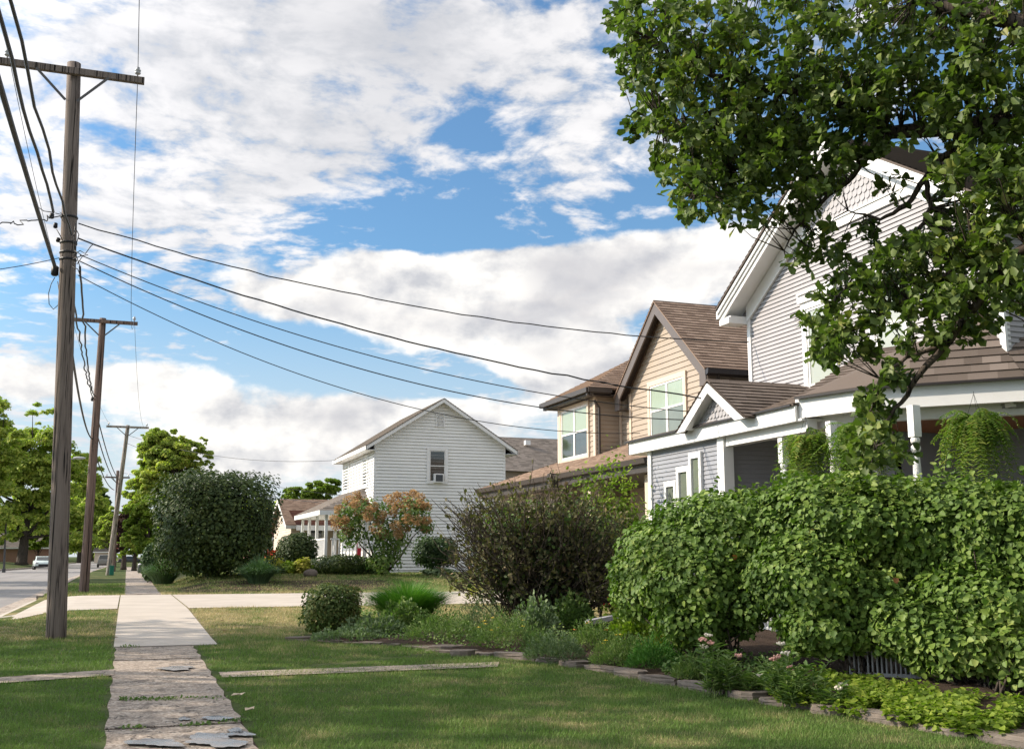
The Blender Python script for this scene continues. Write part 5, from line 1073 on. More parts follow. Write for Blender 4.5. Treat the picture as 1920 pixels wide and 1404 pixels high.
while s_ < cum[-1]-.2:
    L_ = rnd.uniform(.28, .85); m_ = s_+L_/2; c = np.array([np.interp(m_, cum, [p[j] for p in FP]) for j in range(3)]); c2 = np.array([np.interp(m_+.1, cum, [p[j] for p in FP]) for j in range(3)]); d = c2-c; d[2] = 0; d /= np.linalg.norm(d); nrm = np.array([-d[1], d[0], 0])
    ang = rnd.uniform(-.2, .2); d = d*math.cos(ang)+nrm*math.sin(ang); nrm = np.array([-d[1], d[0], 0]); hh = rnd.uniform(.045, .085) if m_ > 4.2 else rnd.uniform(.015, .035); wd = rnd.uniform(.16, .36); g_ = float(gz(c[0], c[1]))
    mb = MB(); ring = []; kk = 12
    for j in range(kk):
        t_ = 2*math.pi*j/kk; e_ = 5.0; cx_, sx_ = math.cos(t_), math.sin(t_); rr_ = (abs(cx_)**e_+abs(sx_)**e_)**(-1/e_)*rnd.uniform(.92, 1.03); ring.append((cx_*rr_*L_*.485, sx_*rr_*wd/2))
    V = []
    for zz, sc_, of in ((-.03, 1.0, 0), (hh*.45, 1.02, .006), (hh*.55, .97, -.004), (hh*.93, 1.0, .006), (hh, .95, 0)):
        for (a, b) in ring: V.append(c+d*a*sc_+nrm*(b*sc_+of+rnd.uniform(-.006, .006))+np.array([0, 0, -c[2]+g_+zz+rnd.uniform(-.004, .006)+.02*a]))
    fs = [(r*kk+j, r*kk+(j+1) % kk, (r+1)*kk+(j+1) % kk, (r+1)*kk+j) for r in range(4) for j in range(kk)]+[tuple(4*kk+j for j in range(kk))]
    mb.add(V, fs); single('edging_stone', mb, M['rock'], 'rough brown flagstone in the low stone edging of the planting bed', 'stone', 'stones edging the planting bed')
    s_ += L_+.012; k += 1
mb = MB()
def slabstone(px, py, w, d_, h, lb, rot=0.):
    c = G(px, py); mb = MB(); kk = 9; ring = [(math.cos(6.283*j/kk+rot)*w*rnd.uniform(.42, .55), math.sin(6.283*j/kk+rot)*d_*rnd.uniform(.42, .55)) for j in range(kk)]
    V = [c+np.array([a, b, z_+rnd.uniform(-.004, .004)]) for z_ in (-.02, h*.9, h) for a, b in [(p*(1 if z_ < h else .96), q*(1 if z_ < h else .96)) for p, q in ring]]
    mb.add(V, [(r*kk+j, r*kk+(j+1) % kk, (r+1)*kk+(j+1) % kk, (r+1)*kk+j) for r in range(2) for j in range(kk)]+[tuple(2*kk+j for j in range(kk))]); single('flat_stone', mb, M['rock'], lb, 'stone')
slabstone(835, 1217, .55, .4, .06, 'pale flat stone where the edging meets the narrow path'); slabstone(868, 1229, .36, .26, .08, 'tilted broken stone beside the end of the narrow path')
slabstone(560, 1199, .5, .22, .05, 'thin pale stone at the tip of the bed near the boxy shrub')
def perennial(px, py, w, h, kind, lb, n=700, leaf=.05, fl=None, nf=0, shape='thin', D=None):
    b, d_ = base_at(px, py); s_ = d_/F; H_, R_ = h*s_*1.12, w*s_/2*1.08; n = int(n*1.25); r_ = thing('garden_plant', b, lb, 'plant')
    q = np.sqrt(rs.uniform(0, 1, n)); a = rs.uniform(0, 6.283, n); prof_ = (1-q**2.2*.65)*(1+.18*np.sin(5*a)+.1*np.sin(9*q+3*a)); P = b+np.stack([np.cos(a)*R_*q, np.sin(a)*R_*q*.8, H_*prof_*rs.uniform(.25, 1.0, n)**.6], 1)
    D_ = np.stack([np.cos(a)*q, np.sin(a)*q, np.full(n, 1.1)], 1)+rs.normal(size=(n, 3))*.55; V, Fq = leaves(P, D_, rs.normal(size=(n, 3))*.5+(0, -.3, 1), leaf*rs.uniform(.6, 1.4, n), shape); npmesh('foliage', V, Fq, L[kind], r_)
    mb = MB()
    for i in range(26): k_ = rnd.randrange(n); mb.tube([b+(rnd.uniform(-.3, .3)*R_, rnd.uniform(-.2, .2)*R_, 0), P[k_]], [.004, .002], 3, cap=False)
    mb.build('stems', L[kind], r_)
    for i in range(nf):
        a_, q_ = rnd.uniform(0, 6.283), math.sqrt(rnd.random())*.9; c = b+np.array([math.cos(a_)*R_*q_, math.sin(a_)*R_*q_*.8, H_*(1.02-q_**2*.55)]); m_ = MB()
        for j in range(6): t_ = j*1.047; m_.add([c, c+(.022*math.cos(t_-.4), .022*math.sin(t_-.4), .008), c+(.034*math.cos(t_), .034*math.sin(t_), .004), c+(.022*math.cos(t_+.4), .022*math.sin(t_+.4), .008)], [(0, 1, 2, 3)])
        m_.ball(c+(0, 0, .006), .009, 6, 4); m_.build('flower', M[fl], r_)
    return r_
for a in [(700, 1196, 120, 34, 'sage', 'low pale trailing plant just right of the boxy shrub', 900, .05, None, 0, 'oval'), (755, 1185, 80, 46, 'green', 'leafy mid-green plant at the foot of the bright grass clump', 900, .07, None, 0, 'oval'),
          (830, 1208, 130, 54, 'green', 'feathery green mound behind the pale flat stone', 2000, .045), (905, 1196, 110, 60, 'sage', 'hazy grey-green mound under the twiggy shrub', 1700, .05), (945, 1218, 120, 56, 'green', 'fine-leaved mound with scattered yellow flowers before the twiggy shrub', 2000, .042, 'petal_yellow', 9),
          (1005, 1205, 90, 66, 'sage', 'pale sedum with rounded leaves below the twiggy shrub', 1100, .06, None, 0, 'oval'), (1075, 1195, 84, 64, 'green', 'deep green bushy plant under the right side of the twiggy shrub'.replace('right', 'far'), 1200, .06, None, 0, 'oval'), (1040, 1245, 104, 48, 'sage', 'brown-tinged wispy mound overhanging the edging stones', 1500, .05),
          (1110, 1228, 90, 52, 'green', 'leafy plant in front of the grey downspout pipe', 1200, .055, 'petal_orange', 4), (1165, 1255, 110, 54, 'green', 'feathery bright mound behind the edging stones, dotted with yellow', 2200, .04, 'petal_yellow', 6),
          (1190, 1215, 90, 62, 'lime', 'pale green sedum clump beside the viburnum stems', 1200, .06, None, 0, 'oval'), (1230, 1262, 100, 56, 'ogr', 'soft fine-leaved mound below the daylily leaves', 1800, .045), (1300, 1282, 70, 40, 'green', 'small plant between the daylily and the tall pink milkweed', 900, .05),
          (1010, 1226, 60, 40, 'green', 'small green tuft by the end of the narrow path', 600, .05), (655, 1202, 130, 20, 'sage', 'flat creeping sedum along the stone edging by the boxy shrub', 900, .045, None, 0, 'oval')]: perennial(*a)
perennial(895, 1128, 40, 26, 'gold', 'small yellow-flowered plant by the driveway edge under the twiggy shrub', 300, .08, 'petal_yellow', 8)
perennial(1150, 1146, 52, 34, 'green', 'red-blooming bush beyond the bed by the house corner', 500, .07, None, 0, 'oval')
rb, d_ = base_at(1150, 1146); rf_ = thing('rose_bush', rb+(.35, -.1, 0), 'rose bush with crimson blooms seen under the big shrubs', 'shrub'); rb = rb+(.35, -.1, 0)
P, N = shell([(rb+(0, 0, .28), (.36, .3, .28))], 400, .7); leafy('foliage', rf_, L['green'], P, N, .07, 'oval')
for x, y in [(1131, 1128), (1146, 1120), (1147, 1133), (1162, 1125), (1163, 1133)]:
    m_ = MB(); c = atD(x, y, d_-.3); [m_.ball(c+rs.normal(size=3)*.02, .045, 7, 5, .25) for _ in range(3)]; m_.build('flower', M['petal_red'], rf_)
def milkweed(px, py, h, heads, lb, stemsn=16, w=.22, col='petal_pink', D=None):
    b, d_ = base_at(px, py); r_ = thing('flowering_plant', b, lb, 'plant'); mb = MB(); P, D_ = [], []; tops = []
    for x, y in heads: tops.append(atD(x, y, d_+rnd.uniform(-.15, .15)))
    for i in range(stemsn): a = rnd.uniform(0, 6.283); tops.append(b+np.array([math.cos(a)*w*rnd.uniform(.3, 1.3), math.sin(a)*w, h*rnd.uniform(.5, 1)]))
    for t_ in tops:
        s_ = b+np.array([rnd.uniform(-.12, .12), rnd.uniform(-.1, .1), 0]); m_ = (s_+t_)/2+rs.normal(size=3)*.02; mb.tube([s_, m_, t_], [.006, .004, .003], 4, cap=False)
        for k_ in range(22): u = rnd.uniform(.15, .98); P.append(s_*(1-u)+t_*u); a = rnd.uniform(0, 6.283); D_.append((math.cos(a), math.sin(a), .45))
    mb.build('stems', L['green'], r_, True); P, D_ = np.array(P), np.array(D_); V, Fq = leaves(P, D_, rs.normal(size=P.shape)*.3+(0, 0, 1), rs.uniform(.07, .13, len(P)), 'thin'); npmesh('foliage', V, Fq, L['green'], r_)
    for i, (x, y) in enumerate(heads):
        m_ = MB(); c = tops[i]
        for k_ in range(16): q = rdir(1)[0]*np.array([.045, .045, .018])*rnd.uniform(.5, 1); m_.ball(c+q, .011, 5, 4)
        m_.build('flower', M[col if i % 3 else 'petal_white'] if col == 'petal_pink' else M[col], r_)
milkweed(1345, 1306, .5, [(1327, 1190), (1318, 1198), (1333, 1204), (1320, 1212), (1385, 1228)], 'tall pink milkweed nearest the viburnum stems', 18)
milkweed(1398, 1306, .25, [(1379, 1268), (1425, 1266)], 'short milkweed with two pale heads between the two tall ones', 8, .15, 'petal_white')
milkweed(1490, 1326, .5, [(1463, 1206), (1457, 1230), (1451, 1236), (1474, 1224), (1482, 1251), (1526, 1284), (1540, 1299)], 'widest milkweed clump with the most pink flower heads', 26, .32)
milkweed(1562, 1336, .3, [(1572, 1288), (1580, 1283)], 'small cream-headed milkweed beside the slatted panel', 8, .14, 'petal_white')
# creeping ground cover over the stones and under the hedge
fxp, fyp = [q[0] for q in front], [q[1] for q in front]
x = 1440+rs.uniform(0, 1, 16000)**.8*560; y0 = np.interp(x, fxp, fyp); y = y0-8-rs.uniform(0, 1, 16000)**1.6*48*np.where(x > 1500, 1, .6); y = np.where(rs.uniform(0, 1, 16000) < .16, y0+rs.uniform(-10, 8, 16000), y)
k = np.sin(x*.045)*np.sin(x*.017+y*.05) > -.55; P = GA(x[k], y[k]); P[:, 2] += .05+rs.uniform(0, 1, len(P))**2*.12
V, Fq = leaves(P, rs.normal(size=P.shape)*np.array([1, 1, .3]), rs.normal(size=P.shape)*.35+(0, -.2, 1), rs.uniform(.035, .065, len(P)), 'heart'); o = npmesh('ground_cover', V, Fq, L['lime'], None, loc=P.mean(0)); tag(o, kind='stuff')
x = rs.uniform(590, 1500, 17000); y = np.interp(x, fxp, fyp)-4-rs.uniform(0, 1, 17000)*56; k = np.sin(x*.03)*np.sin(x*.011+y*.06) > -.35; P = GA(x[k], y[k]); P[:, 2] += .05+rs.uniform(0, 1, len(P))**1.6*.22*(1+np.sin(P[:, 0]*5)*np.sin(P[:, 1]*4))*.8
V, Fq = leaves(P, rs.normal(size=P.shape)*np.array([1, 1, .5])+(0, 0, .3), rs.normal(size=P.shape)*.5+(0, -.2, 1), rs.uniform(.03, .06, len(P)), 'oval'); o = npmesh('ground_cover', V, Fq, L['green'], None, loc=P.mean(0)); tag(o, kind='stuff')
# slatted panel, downspout pipe
mb = MB(); a, b = atD(1596, 1290, 11.6), atD(1728, 1292, 11.2); a[2] = float(gz(*a[:2]))+.05; b[2] = float(gz(*b[:2]))+.05; n_ = 15
for i in range(n_+1): p = a+(b-a)*i/n_; mb.bar(p, p+(0, 0, .42), .03, .015, up=(b-a)/np.linalg.norm(b-a))
mb.bar(a+(0, 0, .05), b+(0, 0, .05), .02, .05); mb.bar(a+(0, 0, .38), b+(0, 0, .38), .02, .05)
single('slatted_fence', mb, paint('old_grey_slats', (.30, .29, .28), .7, .2), 'low slatted fence panel in the shade below the hedge', 'fence panel')
mb = MB(); a, b = atD(1104, 1166, 15.8), atD(1186, 1150, 17.4); mb.bar(a, b, .09, .065); mb.bar(a, a+(a-b)*.02+(0, 0, -.04), .1, .07); single('drain_pipe', mb, flat('grey_vinyl', (.36, .36, .38), .5), 'pale grey downspout pipe laid across the bed', 'pipe')
mb = MB(); a = atD(1206, 1160, 18.5)
# ------------------------------------------------------------------ hanging ferns under the porch
def fern(px, py, D, w, h, lb, n=90):
    c = atD(px, py, D); n = int(n*1.6); r_ = thing('hanging_fern', c, lb, 'hanging plant', 'ferns hanging under the porch eave'); mb = MB(); mb.lathe(c-(0, 0, .12), [(.07, 0), (.12, .04), (.15, .13), (.155, .15), (.13, .15)], 14); mb.build('basket', M['black'], r_, True)
    top = 3.36; m = MB(); [m.tube([c+(.14*math.cos(t_), .14*math.sin(t_), .02), c+(0, 0, .42)], .003, 4) for t_ in (0, 2.1, 4.2)]; m.tube([c+(0, 0, .42), (c[0], c[1], max(top, c[2]+.45))], .004, 4); m.build('hanger', M['black'], r_)
    P, D_, N_ = [], [], []; R_ = w*D/F/2; H_ = h*D/F
    for i in range(n):
        a = rnd.uniform(0, 6.283); L_ = R_*rnd.uniform(.45, 1.55); dn = H_*rnd.uniform(.05, 1.0)**1.2; o_ = np.array([math.cos(a), math.sin(a), 0]); s_ = np.array([-o_[1], o_[0], 0]); up_ = rnd.uniform(.05, .28)
        wv_ = rs.normal(size=3)*.10
        for k in range(22):
            u = .1+.9*k/22; p = c+wv_*u+o_*L_*(u-.22*u**3)*.95+np.array([0, 0, .02+up_*4*u*(1-u)*.6-dn*u**2.3])
            for sg in (1, -1): P.append(p); D_.append(s_*sg+o_*.35+np.array([0, 0, -.35])); N_.append(o_*.3+np.array([0, 0, 1.]))
    P, D_, N_ = map(np.array, (P, D_, N_)); V, Fq = leaves(P, D_, N_+rs.normal(size=P.shape)*.25, rs.uniform(.04, .09, len(P)), 'thin'); npmesh('fronds', V, Fq, L['fern'], r_)
fern(1512, 835, 15.2, 90, 120, 'hanging fern at the step in the porch eave', 100); fern(1612, 815, 14.4, 110, 150, 'bushiest hanging fern, between the two turned posts', 130); fern(1830, 800, 13.3, 130, 150, 'shaded hanging fern beyond the last turned post', 120)
# ------------------------------------------------------------------ trees
def tree(name, label, px, py, D, lobes, n, leaf, mat, trunk_r=.3, tp=None, group=None, bark='bark', lumps=60, lr=.27, seed=0, fill=.5, upn=.6):
    """lobes: (x, y, rx, ry) in pixels of the photograph at distance D; the crown is many lumps of leaf cards spread through them"""
    b = atD(px, py, D); b[2] = float(gz(b[0], b[1])); t_ = thing(name, b, label, 'tree', group)
    bl = [pb(*lb_, D) for lb_ in lobes]; vol = np.array([r[0]*r[1]*r[2] for c, r in bl]); vol = vol**.7/np.sum(vol**.7); C, Rr = [], []
    for (c, r), v in zip(bl, vol):
        for i in range(max(4, int(lumps*2.2*v))):
            d = rdir(1)[0]; q = rnd.uniform(.35, 1)**.5; C.append(np.array(c)+d*np.array(r)*q*.88); Rr.append(lr*min(r)*rnd.uniform(.6, 1.25)*(1.15-.25*q))
    C, Rr = np.array(C), np.array(Rr); per = Rr**2/np.sum(Rr**2); Ps, Ns = [], []
    for c, r, w_ in zip(C, Rr, per):
        m = int(n*5.5*w_)+4; d = rdir(m); d[:, 2] = np.where(d[:, 2] < -.35, -d[:, 2]*.6, d[:, 2]); u = rs.uniform(.45, 1.08, m)[:, None]; Ps.append(c+d*r*u*np.array([1.15, 1.15, .85])); Ns.append(d+np.array([0, 0, upn])+rs.normal(size=(m, 3))*.65)
    P, N = np.concatenate(Ps), np.concatenate(Ns); V, Fq = cards(P, N, leaf*.66*rs.uniform(.5, 1.4, len(P))); npmesh('crown', V, Fq, L[mat], t_)
    cc = np.mean([c for c, r in bl], axis=0); top = tp if tp is not None else np.array([b[0]*.5+cc[0]*.5, b[1], b[2]+(cc[2]-b[2])*.75])
    trunkmesh(t_, [b-(0, 0, .1), b+(0, 0, .3), b*.6+top*.4, top], [trunk_r*1.35, trunk_r, trunk_r*.8, trunk_r*.35], M[bark])
    limbs(t_, [b*.55+top*.45, b*.3+top*.7, top], [C[rnd.randrange(len(C))] for _ in range(22)], trunk_r*.32, M[bark]); return t_
GRP = 'trees across the road'
tree('maple_tree', 'large maple over the parked white car across the road', 40, 1060, 140, [(60, 850, 70, 75), (110, 890, 60, 75), (30, 900, 80, 90), (-50, 880, 90, 100), (100, 960, 55, 40), (10, 960, 70, 40), (150, 860, 28, 45), (75, 780, 30, 30), (60, 990, 60, 34), (0, 1000, 50, 34), (130, 1000, 40, 30)], 20000, .36, 'maple', .7, group=GRP, lumps=130)
tree('maple_tree', 'tall maple whose tip rises at the very edge of the road trees', -66, 1062, 88, [(-60, 830, 80, 100), (-30, 900, 60, 80), (0, 770, 14, 40), (-90, 960, 60, 50), (-20, 980, 60, 50), (10, 840, 40, 60)], 11000, .25, 'maple', .5, group=GRP, lumps=80)
tree('maple_tree', 'darker maple filling the gap between the first two utility poles', 148, 1056, 250, [(155, 900, 40, 70), (165, 960, 45, 60), (140, 980, 40, 45), (185, 1000, 26, 35), (120, 1000, 30, 30)], 9000, .55, 'maple', .6, group=GRP, lumps=90)
tree('maple_tree', 'broad maple far behind the brick house across the road', 110, 1050, 190, [(20, 1000, 60, 40), (90, 1000, 50, 42), (150, 1005, 40, 34), (50, 960, 60, 40), (120, 960, 50, 40)], 6000, .5, 'maple', .5, group=GRP, lumps=60)
tree('spruce_tree', 'dark feathery spruce behind the second utility pole', 188, 1052, 400, [(186, 940, 22, 22), (190, 965, 27, 22), (192, 990, 30, 24), (194, 1015, 30, 22), (178, 920, 16, 20)], 5200, .8, 'deep', .6, group=GRP, lumps=60)
tree('small_tree', 'small bright sapling beside the white car', 68, 1058, 150, [(76, 1012, 22, 20), (62, 1020, 14, 14), (92, 1008, 10, 12)], 1600, .26, 'lime', .12, group=GRP, lumps=26)
tree('maple_tree', 'tall sunlit maple rising behind the square-clipped shrub', 330, 1075, 62, [(325, 870, 48, 55), (300, 850, 40, 50), (350, 850, 30, 45), (290, 900, 46, 45), (375, 860, 24, 36), (285, 822, 20, 28), (318, 818, 16, 28), (380, 838, 12, 22), (330, 930, 60, 40), (262, 905, 24, 16), (275, 845, 24, 14), (390, 880, 14, 26)], 20000, .15, 'maple', .32, lumps=190, lr=.24)
tree('maple_tree', 'young yellow-green maple leaning over the walk beside the clipped shrub', 284, 1078, 52, [(280, 960, 30, 34), (262, 985, 30, 24), (290, 1010, 26, 34), (250, 960, 20, 16), (240, 1000, 22, 14), (270, 1020, 22, 22)], 6000, .13, 'lime', .12, lumps=70)
tree('dark_tree', 'dark copper-leaved tree beyond the leaning pole', 232, 1056, 95, [(232, 985, 18, 30), (228, 1020, 18, 24), (245, 1000, 14, 26), (240, 955, 10, 14)], 3800, .22, 'purple', .25, lumps=50)
tree('spreading_tree', 'low spreading green tree over the far end of the walk', 252, 1056, 85, [(252, 1020, 26, 22), (262, 1000, 22, 24), (275, 1030, 22, 16), (240, 1035, 14, 10), (262, 950, 26, 24), (250, 925, 20, 18)], 5200, .20, 'maple', .2, lumps=70)
tree('round_tree', 'yellow-green treetop beyond the roofs behind the round shrub', 570, 1062, 120, [(560, 930, 36, 20), (600, 920, 34, 20), (620, 912, 22, 18), (540, 950, 26, 22), (590, 950, 40, 25), (525, 975, 16, 22)], 7500, .26, 'lime', .4, lumps=90)
tree('maple_tree', 'far green tree closing the view down the road', 212, 1052, 230, [(205, 990, 20, 34), (222, 1000, 14, 28), (195, 1010, 14, 22), (214, 960, 12, 20)], 3000, .45, 'maple', .4, lumps=45)
tree('maple_tree', 'distant tree standing over the pale house down the road', 172, 1052, 330, [(172, 1010, 16, 26), (182, 985, 16, 26)], 2600, .7, 'maple', .6, group=GRP, lumps=40)
# street trees on the far verge, out of the picture, which shade the road and the near lawn
ST = bpy.data.objects
def street_tree(x, y, h, r, n, seedlab):
    b = np.array([x, y, float(gz(x, y))]); t_ = thing('street_tree', b, seedlab, 'tree', 'shade trees along the far kerb'); C = []; 
    for i in range(60): d = rdir(1)[0]; C.append(b+np.array([0, 0, h*.64])+d*np.array([r, r, h*.34])*rnd.uniform(.3, 1)**.5)
    Ps, Ns = [], []
    for c in C: m = n//60; d = rdir(m); Ps.append(c+d*1.3*rs.uniform(.4, 1.1, (m, 1))); Ns.append(d+(0, 0, .6))
    P, N = np.concatenate(Ps), np.concatenate(Ns); V, Fq = cards(P, N, .26*rs.uniform(.55, 1.3, len(P))); npmesh('crown', V, Fq, L['maple'], t_); trunkmesh(t_, [b-(0, 0, .1), b+(0, 0, 2), b+(0, 0, h*.7)], [.45, .35, .15]); limbs(t_, [b+(0, 0, h*.3), b+(0, 0, h*.45)], C[:24], .12)
for i, q in enumerate(SHADE): street_tree(*q[:5], 'broad street tree on the far verge shading the road and lawn')
# tree line that closes the horizon
Cc = []
for i in range(460): a = rs.uniform(-75, 75); d = rs.uniform(270, 430); Cc.append((math.sin(math.radians(a))*d, math.cos(math.radians(a))*d, rs.uniform(1, 8), rs.uniform(4, 9)))
for i in range(120): a = rs.uniform(-40, -6.5); d = rs.uniform(150, 240); Cc.append((min(-22, math.sin(math.radians(a))*d), math.cos(math.radians(a))*d, rs.uniform(1, 7), rs.uniform(2.5, 5)))
for i in range(70): a = rs.uniform(1.0, 12); d = rs.uniform(120, 210); Cc.append((max(5, math.sin(math.radians(a))*d), math.cos(math.radians(a))*d, rs.uniform(.5, 6), rs.uniform(2, 4.5)))
Cc = np.array(Cc); m = 170; nb = len(Cc); d = rdir(nb*m); d[:, 2] = np.where(d[:, 2] < -.4, -d[:, 2], d[:, 2]); P = np.repeat(Cc[:, :3], m, 0)+d*np.repeat(Cc[:, 3], m)[:, None]*rs.uniform(.35, 1, (nb*m, 1))**.6; P[:, 2] = np.abs(P[:, 2]); V, Fq = cards(P, d+rs.normal(size=d.shape)*.4+(0, 0, .4), np.repeat(Cc[:, 3], m)*rs.uniform(.10, .24, len(P))); tag(npmesh('far_trees', V, Fq, L['maple'], None, loc=np.array([0, 300, 0])), kind='stuff')
# ------------------------------------------------------------------ grass blades
def infront(x, y):   # inside the planting bed?
    return y > np.interp(x, bx_, by_)
o_ = np.argsort([p[0] for p in FP]); 
def in_bed(X, Y):
    poly = [(p[0], p[1]) for p in FP]+[(12, 6), (12, 20.6), (FP[0][0]+1.2, 20.4)]; ins = np.zeros(len(X), bool); j = len(poly)-1
    for i in range(len(poly)):
        xi, yi = poly[i]; xj, yj = poly[j]; c_ = ((yi > Y) != (yj > Y)) & (X < (xj-xi)*(Y-yi)/(yj-yi+1e-12)+xi); ins ^= c_; j = i
    return ins
pA = (a0+b0)/2; pB = (a1+b1)/2; qA = (c0+d0)/2; qB = (c1+d1)/2
def grass(x0, x1, y0, y1, dens, h, w):
    n = int((x1-x0)*(y1-y0)*dens); X = rs.uniform(x0, x1, n); Y = rs.uniform(y0, y1, n)
    e = .035*np.sin(X*9+Y*7)+.02*np.sin(Y*23)
    k = ~((X > -.13+e) & (X < 1.06+e) & (Y < 17.3)) & ~((X > -.16+e*.5) & (X < 1.42+e*.5) & (Y >= 17.1) & (Y < 36)) & ~((X > 0+e) & (X < 1.1+e) & (Y >= 36)) & (X > -2.36) & ~((Y > 26.1+e) & (Y < 35.8+e) & (X > 1.3)) & ~((Y > np.where(X < -.6, 26-2.2*(np.clip(-.6-X, 0, 3)/1.95)**2, 26)+e) & (Y < 36+e) & (X < 0))
    pc = pA[1]+(X-pA[0])*(pB[1]-pA[1])/(pB[0]-pA[0]); k &= ~((X > .9) & (X < pB[0]+.1) & (np.abs(Y-pc+.12+e*1.6) < .13)); qc = qA[1]+(X-qA[0])*(qB[1]-qA[1])/(qB[0]-qA[0]); k &= ~((X < 0) & (np.abs(Y-qc+e) < .26)); k &= ~in_bed(X, Y)
    # only what can be seen
    az_ = np.degrees(np.arctan2(X, Y)); k &= (az_ > -9) & (az_ < 47)
    X, Y = X[k], Y[k]; n = len(X); Z_ = gz(X, Y); a = rs.uniform(0, 6.283, n); hh = h*rs.uniform(.45, 1.15, n)*(1+.35*np.sin(X*3.1+np.sin(Y*2.3)*2)*np.sin(Y*2.7)); le = rs.normal(size=(n, 2))*.45
    ca, sa = np.cos(a)*w/2, np.sin(a)*w/2; V = np.stack([np.stack([X-ca, Y-sa, Z_-.005], 1), np.stack([X+ca, Y+sa, Z_-.005], 1), np.stack([X+le[:, 0]*hh, Y+le[:, 1]*hh, Z_+hh], 1)], 1).reshape(-1, 3); return V
GV = np.concatenate([grass(-2.4, 8.5, 6.4, 10.5, 3600, .038, .0065), grass(-2.4, 7.5, 10.5, 14.5, 2400, .038, .008), grass(-2.4, 6.5, 14.5, 20, 1200, .048, .011), grass(-2.4, 14, 20, 27, 600, .046, .016), grass(-2.4, 17, 35.5, 49, 240, .07, .03)])
nb = len(GV)//3; tag(npmesh('grass', GV, np.arange(nb*3).reshape(-1, 3), M['blade']), kind='stuff')
# weeds in the slab joints
P = []
for (xa, ya, xb, yb, m) in [(224, 1313, 330, 1312, 230), (330, 1311, 425, 1309, 70), (226, 1366, 270, 1365, 40), (340, 1362, 400, 1358, 60), (410, 1355, 470, 1351, 90), (225, 1214, 262, 1212, 60), (420, 1258, 500, 1370, 60)]:
    for i in range(m): t_ = rnd.random(); p = G(xa+(xb-xa)*t_+rnd.uniform(-3, 3), ya+(yb-ya)*t_+rnd.gauss(0, 1.6)); P.append((p[0], p[1], p[2]+.012))
P = np.array(P); V, Fq = leaves(P, rs.normal(size=P.shape)+(0, 0, .5), rs.normal(size=P.shape)*.5+(0, 0, 1), rs.uniform(.015, .035, len(P)), 'oval'); tag(npmesh('weeds', V, Fq, L['green'], None, loc=P.mean(0)), kind='stuff')
M['dead_leaf'] = flat('fallen_leaf', (.50, .40, .28), .7)
for x, y, lb in [(415, 1168, 'pale fallen leaf, the farther of two on the dry lawn'), (419, 1187, 'pale fallen leaf, the nearer of two on the dry lawn'), (446, 1311, 'pale fallen leaf at the walk edge by the weedy joint'), (468, 1339, 'reddish fallen leaf on the crumbling walk edge'), (213, 1200, 'pale fallen leaf at the corner of the new slab')]:
    c = G(x, y)+(0, 0, .045); mb = MB(); a = rnd.uniform(0, 3); r_ = np.array([math.cos(a), math.sin(a), 0])*.075; q = np.array([-r_[1], r_[0], 0])*.5; mb.add([c-r_, c-q*.8+(0, 0, .012), c+r_*.3-q*.7, c+r_+(0, 0, .02), c+r_*.3+q*.7+(0, 0, .01), c-r_*.4+q*.9+(0, 0, .018)], [(0, 1, 2, 5), (2, 3, 4, 5)])
    single('fallen_leaf', mb, M['dead_leaf'], lb, 'leaf')
# ------------------------------------------------------------------ utility poles, arms and wires
def insulator(root, p):
    mb = MB(); mb.lathe(p, [(.012, -.06), (.012, .02), (.045, .02), (.055, .04), (.03, .055), (.05, .07), (.055, .09), (.03, .11), (.035, .14), (.015, .15)], 12); mb.build('insulator', M['porcelain'], root, True)
def pole(label, bx, by, tx, ty, r0, r1, mat, arm=None, arm2=None, D=None, name='utility_pole'):
    b, d_ = base_at(bx, by)
    if D: b = atD(bx, by, D); b[2] = float(gz(b[0], b[1])); d_ = D
    t_ = atD(tx, ty, d_); r_ = thing(name, b, label, 'utility pole', 'wooden utility poles along the walk'); n = 14
    P = [b-(0, 0, .2)]+[b+(t_-b)*u for u in np.linspace(.01, 1, n)]; mb = MB(); mb.tube(P, [r0*1.02]+list(np.linspace(r0, r1, n)), 18); mb.build('shaft', M[mat], r_, True)
    ends = None
    if arm:
        az_, hw, br = arm; c = b+(t_-b)*az_; yo = -(r1+.05); mb = MB(); mb.box(c[0]-hw, c[1]+yo-.05, c[2]-.06, c[0]+hw, c[1]+yo+.05, c[2]+.06); mb.build('crossarm', M[mat], r_, bevel=.008)
        for s_ in (-1, 1):
            mb = MB(); mb.bar((c[0]+s_*hw*.5, c[1]+yo-.06, c[2]-.05), (c[0]+s_*r1*.8, c[1]+yo-.02, c[2]-br), .045, .008, up=(0, 1, 0)); mb.build('brace', M['cable_grey'], r_)
            insulator(r_, (c[0]+s_*(hw-.12), c[1]+yo, c[2]+.10))
        m_ = MB(); m_.lathe(c+(0, yo-.06, 0), [(.02, -.02), (.02, .02)], 8); ends = [np.array([c[0]+s_*(hw-.12), c[1]+yo, c[2]+.20]) for s_ in (-1, 1)]
    return r_, b, t_, d_, ends
P1 = pole('tall weathered utility pole standing nearest on the grass verge', 105, 1196, 139, 120, .158, .115, 'pole', (.978, 1.18, .55))
P2 = pole('leaning utility pole, second along the verge', 157, 1111, 193, 597, .16, .11, 'pole_brown', (.985, 1.15, .5))
P3 = pole('pale leaning utility pole with the green box at its foot', 203, 1078, 240, 797, .16, .11, 'pole_light', (.985, 1.2, .5))
P4 = pole('short brown utility pole just behind the pale leaning one', 213, 1071, 221, 882, .14, .11, 'pole_brown', (.93, .9, .4))
r1_, b1_, t1_, d1_, e1_ = P1; axis1 = lambda y: b1_+(t1_-b1_)*float(np.clip((1196-y)/1076., 0, 1))
